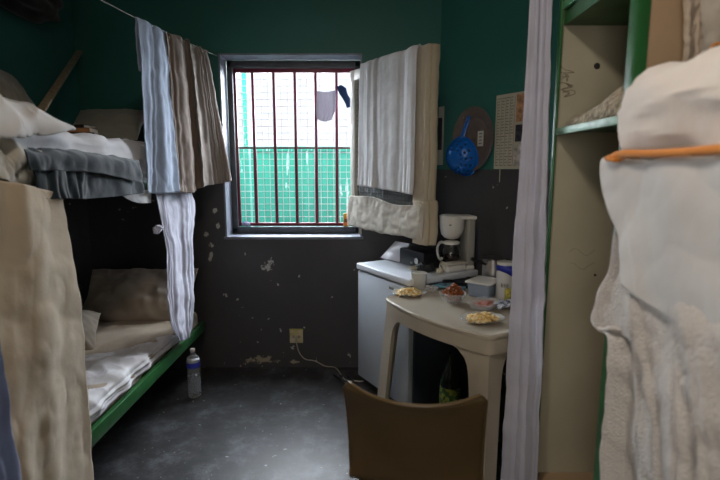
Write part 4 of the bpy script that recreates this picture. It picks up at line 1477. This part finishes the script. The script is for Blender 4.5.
# blue and white canister
q = at(501, 284, Z=TZ)
cn = thing('wipes_canister', 'blue and white round canister next to the steel saucepan', 'canister', (0.790, 2.555, TZ))
R_ = 0.047
mb = MB(); mb.lathe([(0, 0), (R_ - 0.002, 0), (R_, 0.003), (R_, 0.190), (R_ - 0.001, 0.192), (0, 0.192)], 36); obj('can', mb, mat('white_print', (0.62, 0.62, 0.62), 0.35), cn, local=True)
P0, P1 = [], []
for k in range(37):
    a = 2 * PI * k / 36
    low = 0.128 + 0.030 * math.cos(a + 2.6)
    P0.append(V((R_ + 0.0006) * math.cos(a), (R_ + 0.0006) * math.sin(a), low)); P1.append(V((R_ + 0.0006) * math.cos(a), (R_ + 0.0006) * math.sin(a), 0.188))
mb = MB(); mb.grid([P0, P1]); obj('blue_label', mb, mat('blue_print', (0.02, 0.03, 0.32), 0.35), cn, local=True, solid=0.0006)
mb = MB()
for k in range(3):
    a = -2.25 + k * 0.30
    for (da, z0, z1) in ((0, 0.070, 0.093), (0.13, 0.070, 0.089), (0.065, 0.078, 0.082)):
        aa = a + da
        c = V(math.cos(aa), math.sin(aa), 0)
        M = Matrix.Translation(c * R_) @ Matrix.Rotation(aa, 4, 'Z')
        mb.box((-0.0005, -0.0018 if z1 - z0 > 0.01 else -0.005, z0), (0.0009, 0.0018 if z1 - z0 > 0.01 else 0.005, z1), 0, M=M)
obj('printed_letters', mb, M_ink, cn, local=True)
mb = MB(); mb.lathe([(0, 0.192), (0.044, 0.192), (0.048, 0.195), (0.046, 0.203), (0, 0.204)], 32); obj('lid', mb, M_whiteplastic, cn, local=True)
# lidded container, with open tray before it
def tub(name, label, u, v, rz, sx, sy, h, m, lid=None, fill=None, dx=0, dy=0):
    q = at(u, v, Z=TZ)
    t = thing(name, label, 'food container', (q.x + dx, q.y + dy, TZ), rz)
    def R(x, y, z, r=0.015):
        out = []
        for (cx, cy, a0) in ((x - r, y - r, 0), (-x + r, y - r, 90), (-x + r, -y + r, 180), (x - r, -y + r, 270)):
            for k in range(5):
                a = math.radians(a0 + k * 22.5)
                out.append(V(cx + r * math.cos(a), cy + r * math.sin(a), z))
        return out
    a, b_ = sx / 2, sy / 2
    P = [R(a - 0.012, b_ - 0.012, 0), R(a - 0.008, b_ - 0.008, 0.004), R(a, b_, h - 0.003), R(a + 0.006, b_ + 0.006, h - 0.001), R(a + 0.006, b_ + 0.006, h), R(a - 0.002, b_ - 0.002, h), R(a - 0.010, b_ - 0.010, 0.006)]
    mb = MB(); mb.grid(P, wrap_u=True)
    mb.bm.verts.ensure_lookup_table(); n = len(P[0])
    mb.bm.faces.new([mb.bm.verts[k] for k in range(n)][::-1]); mb.bm.faces.new([mb.bm.verts[(len(P) - 1) * n + k] for k in range(n)])
    obj('box_body', mb, m, t, local=True)
    if lid:
        P = [R(a + 0.009, b_ + 0.009, h + 0.0005), R(a + 0.010, b_ + 0.010, h + 0.006), R(a + 0.004, b_ + 0.004, h + 0.010), R(a - 0.012, b_ - 0.012, h + 0.009)]
        mb = MB(); mb.grid(P, wrap_u=True); mb.bm.verts.ensure_lookup_table()
        mb.bm.faces.new([mb.bm.verts[k] for k in range(n)][::-1]); mb.bm.faces.new([mb.bm.verts[3 * n + k] for k in range(n)])
        obj('lid', mb, lid, t, local=True)
    if fill:
        mb = MB(); mb.blob((0, 0, 0.020), (a * 0.75, b_ * 0.7, 0.012), 7, 0.5, 3.0, 4); obj('meat_slices', mb, fill, t, local=True)
    return t
M_bluebox = mat('bluish_clear_plastic', (0.38, 0.48, 0.62), 0.15, alpha=0.55, spec=0.7)
tub('lidded_box', 'bluish clear food box with a cream lid on the table', 483, 297, TA + 0.35, 0.165, 0.135, 0.078, M_bluebox, lid=M_whiteplastic, dy=0.045, dx=0.014)
tub('open_tray', 'shallow clear tray of pink meat before the cream lidded box', 484, 307, TA + 0.35, 0.165, 0.11, 0.034, M_clear, fill=mat('pink_meat', (0.50, 0.22, 0.18), 0.5, var=0.3, vscale=40), dy=-0.012)
# patterned cloth at the right edge
cq = at(507, 309, Z=TZ)
rows = []
for i in range(4):
    rows.append([V(cq.x - 0.05 + 0.045 * j, cq.y - 0.035 + 0.030 * i + 0.015 * j, TZ + 0.012 + 0.012 * ((i * 2 + j) % 3) / 2) for j in range(4)])
tag(cloth('patterned_cloth', rows, F_pattern, folds=2, a0=0.004, a1=0.004, wr=0.006, wf=22, nu=60, nv=50, seed=13), 'navy and white patterned cloth bunched at the table edge by the lavender curtain', 'cloth')
q = at(508, 303, Z=TZ)
mb = MB(); mb.box((q.x - 0.015, q.y + 0.0, TZ + 0.0), (q.x + 0.05, q.y + 0.025, TZ + 0.075), 0.008); tag(obj('yellow_packet', mb, mat('yellow_print', (0.62, 0.50, 0.08), 0.5, col2=(0.15, 0.2, 0.05), vscale=50)), 'yellow and green packet standing behind the patterned cloth', 'packet')

# ------------------------------------------------------------------ on the slanted wall
def wp(u, v, off=0.0):
    return at(u, v, wall=(W0 + WN * off, WN))
WU = V(DX, DY, 0)
Zv = V(0, 0, 1)
def wall_frame(c):
    """matrix whose x runs along the slanted wall, y up, z out of the wall"""
    M = Matrix((WU, Zv, WN)).transposed().to_4x4()
    # keep right-handed: x cross y = z
    if WU.cross(Zv).dot(WN) < 0:
        M = Matrix((-WU, Zv, WN)).transposed().to_4x4()
    M.translation = c
    return M

# poster with table of days
c0 = wp(495.5, 132)
pz1, pz0 = wp(495.5, 96).z, 1.50
c1 = wp(526, 132)
po = thing('wall_chart', 'printed wall chart with ruled columns on the green wall', 'poster', tuple((wp(510, 168))))
def wbox(mb, a, b, z0, z1, o0, o1):
    p0, p1 = a, b
    mb.poly([V(p0.x, p0.y, z0) + WN * o0, V(p1.x, p1.y, z0) + WN * o0, V(p1.x, p1.y, z1) + WN * o0, V(p0.x, p0.y, z1) + WN * o0], WN * (o1 - o0))
mb = MB(); wbox(mb, c0, c1, pz0, pz1, 0.001, 0.003); obj('sheet', mb, M_paper, po)
mb = MB()
rnd = random.Random(3)
for k in range(5):
    a = c0.lerp(c1, 0.04 + k * 0.145); b_ = a + WU * 0.002
    wbox(mb, a, b_, pz0 + 0.02, pz1 - 0.02, 0.003, 0.0035)
for r in range(24):
    z = pz0 + 0.02 + r * (pz1 - pz0 - 0.045) / 23
    for k in range(4):
        a = c0.lerp(c1, 0.05 + k * 0.145); L_ = (c1 - c0).length
        s0_ = rnd.uniform(0, 0.02); s1_ = rnd.uniform(0.06, 0.125)
        wbox(mb, a + WU * s0_ * L_, a + WU * s1_ * L_, z, z + 0.0045, 0.003, 0.0035)
obj('printed_table', mb, M_ink, po)
for (f0, f1, g0, g1, cc_) in ((0.68, 0.97, 0.62, 0.97, (0.30, 0.16, 0.08)), (0.68, 0.97, 0.36, 0.58, (0.02, 0.02, 0.03)), (0.66, 0.97, 0.04, 0.32, (0.30, 0.28, 0.26))):
    mb = MB(); wbox(mb, c0.lerp(c1, f0), c0.lerp(c1, f1), pz0 + (pz1 - pz0) * g0, pz0 + (pz1 - pz0) * g1, 0.003, 0.0045)
    obj('picture_panel', mb, mat('print_%d' % int(g0 * 100), cc_, 0.5, col2=tuple(min(1, x * 2.2 + 0.03) for x in cc_), vscale=30), po)
hp = wp(500, 168)
mb = MB(); wbox(mb, hp, hp + WU * 0.006, 1.42, 1.50, 0.002, 0.004); tag(obj('paper_strip', mb, M_paper), 'thin pale strip hanging below the wall chart', 'paper strip')

# brown oval tray on the wall
tcn = wp(476, 139)
M = wall_frame(tcn + WN * 0.006) @ Matrix.Diagonal((0.9, 1, 1, 1))
rt = 0.5 * (wp(476, 107).z - wp(476, 171).z)
tr_ = thing('round_tray', 'round brown tray hung on the green wall behind the blue colander', 'tray', tuple(tcn))
pr = [(0, 0.002), (rt * 0.62, 0.002), (rt * 0.70, 0.004), (rt * 0.86, 0.022), (rt, 0.028), (rt * 1.0, 0.031), (rt * 0.85, 0.025), (rt * 0.68, 0.008), (rt * 0.6, 0.006), (0, 0.006)]
mb = MB(); mb.lathe(pr, 44, M=M); obj('dish', mb, M_brownpan, tr_)
mb = MB(); mb.lathe([(0, 0.006), (0.008, 0.006), (0.006, 0.014), (0, 0.016)], 14, M=M); obj('boss', mb, M_steel, tr_)
mb = MB(); a = tcn + WU * 0.045 ; wbox(mb, a, a + WU * 0.05, tcn.z - 0.05, tcn.z + 0.045, 0.030, 0.031); obj('price_label', mb, mat('white_sticker', (0.55, 0.55, 0.5), 0.5), tr_)
mb = MB()
for k in range(4):
    wbox(mb, a + WU * 0.012, a + WU * 0.038, tcn.z - 0.035 + 0.02 * k, tcn.z - 0.028 + 0.02 * k, 0.031, 0.0315)
obj('printed_lines', mb, M_ink, tr_)
mb = MB(); n_ = tcn + V(0, 0, rt * 0.92); mb.tube([n_, n_ + WN * 0.05], 0.004); obj('nail', mb, M_steel, tr_)

# blue colander
ccn = wp(463, 156.5, 0.045)
cl = thing('blue_colander', 'bright blue plastic colander hanging by its handle on the wall', 'colander', tuple(ccn))
rc = 0.125
az_ = (-(WN + V(0, 0, -0.22))).normalized()
ax_ = az_.cross(Zv).normalized()
ay_ = az_.cross(ax_)
CMX = Matrix((ax_, ay_, az_)).transposed().to_4x4()
CMX.translation = ccn
mb = MB()
t = bmesh.new()
n, m_ = 56, 16
R = []
for i in range(m_ + 1):
    a = i / m_ * math.radians(82)
    rr, zz = rc * math.sin(a), -rc * 0.98 * math.cos(a) + rc * 0.14
    if i == 0:
        R.append([t.verts.new((0, 0, zz))]); continue
    R.append([t.verts.new((rr * math.cos(2 * PI * k / n), rr * math.sin(2 * PI * k / n), zz)) for k in range(n)])
for k in range(n):
    t.faces.new((R[0][0], R[1][(k + 1) % n], R[1][k]))
for i in range(1, m_):
    for k in range(n):
        if 3 < i < 13 and i % 3 == 0 and k % 4 == 0:
            continue
        t.faces.new((R[i][k], R[i][(k + 1) % n], R[i + 1][(k + 1) % n], R[i + 1][k]))
mb._add(t, CMX)
obj('bowl', mb, M_blue, cl, solid=0.003)
mb = MB(); mb.lathe([(rc * 0.985, -0.004), (rc * 1.06, 0.0), (rc * 1.07, 0.006), (rc * 0.985, 0.006)], 56, M=CMX, close=True); obj('rim', mb, M_blue, cl)
hd = wp(468.5, 118, 0.03)
rimtop = min(((CMX @ V(rc * 1.04 * math.cos(k / 28 * PI), rc * 1.04 * math.sin(k / 28 * PI), 0.003)) for k in range(56)), key=lambda p: (p - hd).length)
mb = MB()
hv = (hd - rimtop)
sd = hv.cross(WN).normalized()
mb.tube(catmull([rimtop - sd * 0.014, rimtop - sd * 0.012 + hv * 0.5, hd - sd * 0.009, hd + hv.normalized() * 0.010, hd + sd * 0.009, rimtop + sd * 0.012 + hv * 0.5, rimtop + sd * 0.014], 30), 0.006, 8)
mb.beam(rimtop, rimtop + hv * 0.7, 0.022, 0.005, 0.002, up=tuple(WN))
obj('handle', mb, M_blue, cl)
kn = wp(468.5, 118)
mb = MB(); mb.tube([kn, kn + WN * 0.045], 0.004); obj('nail', mb, M_steel, cl)

# small paper and frame peeking out behind the casement
a = wp(441, 160)
mb = MB(); wbox(mb, wp(437, 130), wp(444, 130), wp(440, 165).z, wp(440, 107).z, 0.001, 0.004)
nt_ = thing('small_notice', 'narrow pale notice half hidden behind the open casement', 'notice', tuple(wp(440, 165)))
obj('sheet', mb, M_paper, nt_)
mb = MB(); wbox(mb, wp(438, 130), wp(442.5, 130), wp(440, 150).z, wp(440, 118).z, 0.004, 0.005); obj('dark_picture', mb, M_dark, nt_)

# ------------------------------------------------------------------ locker on the right
LX, LXB = 0.730, 1.22
LY0, LY1 = 1.335, 1.865
lk = thing('open_locker', 'tall green framed shelving unit with cream panels on the right', 'locker', ((LX + LXB) / 2, (LY0 + LY1) / 2, 0))
M_panel = mat('cream_locker_panel', (0.42, 0.39, 0.29), 0.5, var=0.15, vscale=3, bump=0.06, bscale=25)
LZ = 2.55
for name, y0, y1 in (('far_post', LY1 - 0.025, LY1), ('near_post', LY0, LY0 + 0.045)):
    mb = MB(); mb.box((LX, y0, 0), (LX + (0.010 if name == 'far_post' else 0.035), y1, LZ), 0.004); obj('front_post', mb, M_green, lk)
for y0 in (LY0, LY1 - 0.03):
    mb = MB(); mb.box((LXB - 0.03, y0, 0), (LXB, y0 + 0.03, LZ), 0.004); obj('rear_post', mb, M_green, lk)
mb = MB(); mb.box((LX + 0.01, LY1 - 0.012, 0.05), (LXB - 0.01, LY1 - 0.002, LZ)); pn = obj('side_panel', mb, M_panel, lk)
for (u, v) in ((597, 66), (595, 275)):
    p = at(u, v, Y=LY1 - 0.012)
    mb = MB(); mb.lathe([(0, 0), (0.012 if v < 100 else 0.005, 0), (0.009 if v < 100 else 0.004, 0.004), (0, 0.005)], 12, M=Matrix.Translation(p) @ Matrix.Rotation(PI / 2, 4, 'X')); obj('screw', mb, M_dark, pn)
mb = MB(); mb.box((LX + 0.035, LY0 + 0.004, 0.05), (LXB - 0.01, LY0 + 0.014, LZ)); obj('side_panel', mb, M_card, lk)
mb = MB(); mb.box((LXB - 0.012, LY0 + 0.02, 0.05), (LXB - 0.002, LY1 - 0.02, LZ)); obj('back_panel', mb, M_panel, lk)
for z, m_ in ((0.215, M_card), (1.625, M_greenpale), (2.070, M_greenlight), (LZ - 0.02, M_green)):
    mb = MB(); mb.box((LX + 0.004, LY0 + 0.01, z), (LX + 0.016, LY1 - 0.026, z + 0.026), 0.003); obj('shelf_edge', mb, m_, lk)
    mb = MB(); mb.box((LX + 0.016, LY0 + 0.01, z + (-0.05 if 2 < z < 2.2 else 0.012)), (LXB - 0.012, LY1 - 0.013, z + 0.024)); obj('shelf', mb, M_green if z > 1 else M_card, lk)
# scribbles on the panel above the shelf
rnd = random.Random(8)
M_pencil = mat('pencil', (0.16, 0.14, 0.10), 0.8)
for k in range(4):
    cz = at(566 + 3 * (k % 2), 70 + k * 8, Y=LY1 - 0.0125)
    pts = [cz + V(rnd.uniform(-0.03, 0.03), 0, rnd.uniform(-0.016, 0.016)) for _ in range(8)]
    mb = MB(); mb.tube(catmull(pts, 50), 0.0011, 5); obj('scribble', mb, M_pencil, pn)
for k in range(2):
    cz = at(582, 252 + k * 14, Y=LY1 - 0.0125)
    pts = [cz + V(-0.05 + 0.02 * j, 0, 0.014 * math.sin(j * 1.4 + k)) for j in range(6)]
    mb = MB(); mb.tube(catmull(pts, 40), 0.0006, 5); obj('scribble', mb, M_pencil, pn)
# crocheted net bundle on the shelf
mb = MB()
P = []
nx = at(598, 100, Y=1.62)
zs = 1.649
for i in range(50):
    row = []
    for j in range(60):
        a, t = j / 59, i / 49
        x = LX + 0.02 + 0.36 * t
        y = LY0 + 0.08 + 0.40 * a
        e = max(0, math.sin(PI * a)) ** 0.3 * max(0, math.sin(PI * t)) ** 0.3
        q = V(x * 9, y * 9, 0)
        ridge = 0.5 + 0.5 * math.sin(9 * (a * 2 + t * 1.5) + 4 * noise.noise(q * 0.6))
        h = e * (0.05 + 0.03 * t + 0.07 * (1 - a) ** 1.3 + 0.022 * ridge + 0.03 * noise.noise(q))
        row.append(V(x, y, zs + h))
    P.append(row)
mb.grid(P)
net = obj('crochet_bundle', mb, F_net, solid=0.004)
tag(net, 'beige openwork knitted bundle on the locker shelf', 'knitted cloth')

# lavender curtain in front of the locker's far side
def cur(v, ul, ur):
    return [at(ul, v, X=0.640), at(ul * 0.66 + ur * 0.34, v, X=0.668), at(ul * 0.33 + ur * 0.67, v, X=0.695), at(ur, v, X=0.715)]
rows = [cur(-30, 531, 554), cur(60, 527, 552), cur(150, 522, 549.5), cur(240, 516, 547.5), cur(330, 511.5, 545), cur(420, 506.5, 541.5), cur(520, 502, 537)]
tag(cloth('lavender_curtain', rows, F_lav, folds=2.2, a0=0.010, a1=0.012, wr=0.005, wf=8, nu=90, nv=140, seed=81), 'long pale lavender curtain hanging between the table and the locker', 'curtain')
mb = MB(); r0, r1 = rows[0][0], rows[0][-1]
rz_ = 2.66
mb.tube([(0.56, 2.10, rz_), (0.78, 1.62, rz_)], 0.006)
mb.tube([(0.67, 1.86, rz_), (0.67, 1.86, CEIL)], 0.004)
tag(obj('curtain_rod', mb, M_steel), 'thin rod above the lavender curtain', 'curtain rod')

# ------------------------------------------------------------------ right bunk
RX = 0.675
rbk = thing('steel_bunk', 'green steel bunk at the right edge below the white padded mattress', 'bunk bed', (1.15, 0.3, 0))
RY0, RY1 = -0.70, 1.255
mb = MB(); mb.box((RX + 0.01, RY0, 1.44), (RX + 0.04, RY1, 1.50), 0.004); obj('side_rail', mb, M_green, rbk)
mb = MB(); mb.box((1.50, RY0, 1.44), (1.53, RY1, 1.50), 0.004); obj('wall_rail', mb, M_green, rbk)
mb = MB()
for k in range(10):
    y = RY0 + 0.1 + k * (RY1 - RY0 - 0.2) / 9
    mb.box((RX + 0.04, y - 0.03, 1.47), (1.50, y + 0.03, 1.485))
obj('slat_base', mb, M_green, rbk)
for x in (RX + 0.02, 1.49):
    for y in (RY0 + 0.02, RY1 - 0.03):
        mb = MB(); mb.box((x, y - 0.018, 0), (x + 0.036, y + 0.018, 1.50), 0.004); obj('post', mb, M_green, rbk)
# mattress
mb = softbox((RX - 0.035, RY0 + 0.02, 1.515), (1.50, RY1 + 0.03, 1.735), 0.085, wr=0.020, wf=6, seed=19)
up = thing('padded_mattress', 'white covered mattress with orange piping at the upper right', 'mattress', (1.1, 0.3, 1.515))
obj('cover', mb, fabric('white_mattress_cover', (0.74, 0.68, 0.62), bump=0.6, bscale=7, col2=(0.72, 0.44, 0.28), edge=(0.25, 0.42), vscale=4), up)
pts = [V(RX + 0.30, RY1 + 0.03, 1.532), V(RX + 0.03, RY1 + 0.01, 1.532), V(RX - 0.03, RY1 - 0.02, 1.530), V(RX - 0.042, RY1 - 0.09, 1.536), V(RX - 0.042, 1.0, 1.532), V(RX - 0.042, 0.7, 1.536), V(RX - 0.042, 0.3, 1.534), V(RX - 0.042, -0.4, 1.534)]
mb = MB(); mb.tube(catmull(pts, 90), 0.0095, 10); mb.blob((RX - 0.040, RY1 - 0.04, 1.527), (0.016, 0.035, 0.010), 3, 0.4, 2, 3); obj('piping', mb, F_orange, up)
# white sheet hanging below
SXP = RX - 0.030
def rr_(pts, X):
    return [at(u, v, X=X) for u, v in pts]
rows = [rr_([(604, 160), (640, 160), (680, 159), (740, 157)], SXP + 0.025),
        rr_([(603, 164), (640, 164), (680, 163), (740, 161)], SXP),
        rr_([(605, 195), (642, 200), (682, 200), (740, 200)], SXP - 0.006),
        rr_([(620, 236), (648, 250), (684, 260), (740, 270)], SXP - 0.008),
        rr_([(628, 285), (655, 310), (690, 330), (740, 345)], SXP - 0.010)]
tag(cloth('draped_sheet', rows, fabric('smooth_white_cotton', (0.66, 0.65, 0.63), bump=0.2, bscale=12), folds=1.2, a0=0.001, a1=0.008, wr=0.006, wf=6, nu=80, nv=90, seed=91), 'smooth white sheet draped down the side of the right bunk', 'sheet')
# terry towels below it
X1 = SXP + 0.028
rows = [rr_([(617, 225), (628, 225), (640, 235), (655, 250)], X1),
        rr_([(612, 262), (626, 270), (640, 280), (658, 290)], X1),
        rr_([(595, 321), (615, 329), (636, 332), (656, 340)], X1 - 0.006),
        rr_([(613, 343), (626, 348), (640, 358), (660, 370)], X1 - 0.004),
        rr_([(608, 430), (622, 430), (640, 430), (662, 430)], X1 - 0.002),
        rr_([(604, 520), (618, 520), (640, 520), (664, 520)], X1)]
tag(cloth('terry_towel', rows, F_terry, folds=1.6, a0=0.006, a1=0.022, wr=0.008, nu=90, nv=110, seed=101, thick=0.008), 'white terry towel hanging furthest back on the right bunk', 'towel', 'white terry towels on the right bunk')
X2 = SXP + 0.012
rows = [rr_([(632, 255), (650, 265), (670, 270), (690, 280)], X2),
        rr_([(634, 300), (652, 312), (672, 322), (694, 335)], X2 - 0.014),
        rr_([(640, 350), (656, 362), (674, 370), (696, 380)], X2 - 0.016),
        rr_([(650, 420), (662, 425), (680, 430), (700, 430)], X2 - 0.016),
        rr_([(656, 520), (668, 520), (684, 520), (704, 520)], X2 - 0.012)]
tag(cloth('terry_towel', rows, F_terry, folds=1.6, a0=0.008, a1=0.016, wr=0.008, nu=90, nv=110, seed=105, thick=0.008), 'middle white terry towel of three below the draped sheet', 'towel', 'white terry towels on the right bunk')
X3 = SXP - 0.006
rows = [rr_([(668, 280), (690, 300), (715, 310), (750, 320)], X3),
        rr_([(672, 335), (694, 342), (715, 345), (750, 350)], X3 - 0.014),
        rr_([(680, 400), (700, 400), (720, 400), (750, 400)], X3 - 0.016),
        rr_([(690, 520), (708, 520), (726, 520), (755, 520)], X3 - 0.012)]
tag(cloth('terry_towel', rows, F_terry, folds=1.6, a0=0.006, a1=0.016, wr=0.008, nu=80, nv=100, seed=109, thick=0.008), 'nearest white terry towel at the right edge of the picture', 'towel', 'white terry towels on the right bunk')

# garments hanging on the locker's near side
gy = LY0 - 0.012
F_garm = fabric('cream_frilled_cotton', (0.46, 0.38, 0.30), bump=0.5, bscale=25)
F_garm2 = fabric('warm_grey_jersey', (0.42, 0.38, 0.33))
def rg(pts, Y):
    return [at(u, v, Y=Y) for u, v in pts]
rows = [rg([(682, -40), (692, -40), (704, -40), (716, -40)], gy), rg([(684, 0), (694, 0), (704, 0), (712, 0)], gy - 0.02), rg([(684, 30), (692, 30), (700, 32), (706, 34)], gy - 0.02), rg([(685, 60), (692, 62), (700, 62), (706, 62)], gy - 0.016), rg([(686, 90), (694, 90), (700, 90), (706, 90)], gy - 0.01)]
tag(cloth('frilled_garment', rows, F_garm, folds=3, a0=0.004, a1=0.006, wr=0.006, wf=30, nu=60, nv=60, seed=111), 'cream frilled cloth hanging beside the tan board at upper right', 'garment')
rows = [rg([(704, -40), (722, -40), (745, -40)], gy - 0.03), rg([(702, 10), (722, 10), (745, 10)], gy - 0.05), rg([(704, 40), (722, 42), (745, 44)], gy - 0.045), rg([(704, 85), (722, 85), (745, 85)], gy - 0.04)]
tag(cloth('grey_garment', rows, F_garm2, folds=1.5, a0=0.008, a1=0.012, wr=0.012, wf=12, nu=60, nv=60, seed=115), 'warm grey cloth hanging at the top right corner', 'garment')
q = at(718, 52, Y=gy - 0.11)
bt = thing('dark_beanie', 'dark maroon cloth roll with an orange rim on the white mattress', 'cloth roll', (q.x, q.y, 1.73))
mb = MB(); mb.lathe([(0, 0.0), (0.017, 0.002), (0.020, 0.012), (0.018, 0.06), (0, 0.07)], 24, M=Matrix.Translation(q) @ Matrix.Rotation(math.radians(-100), 4, 'X')); obj('roll', mb, fabric('maroon_cotton', (0.03, 0.006, 0.006)), bt)
mb = MB(); mb.lathe([(0.018, -0.003), (0.022, -0.003), (0.023, 0.003), (0.019, 0.004)], 24, M=Matrix.Translation(q) @ Matrix.Rotation(math.radians(80), 4, 'X'), close=True); obj('rim', mb, F_orange, bt)
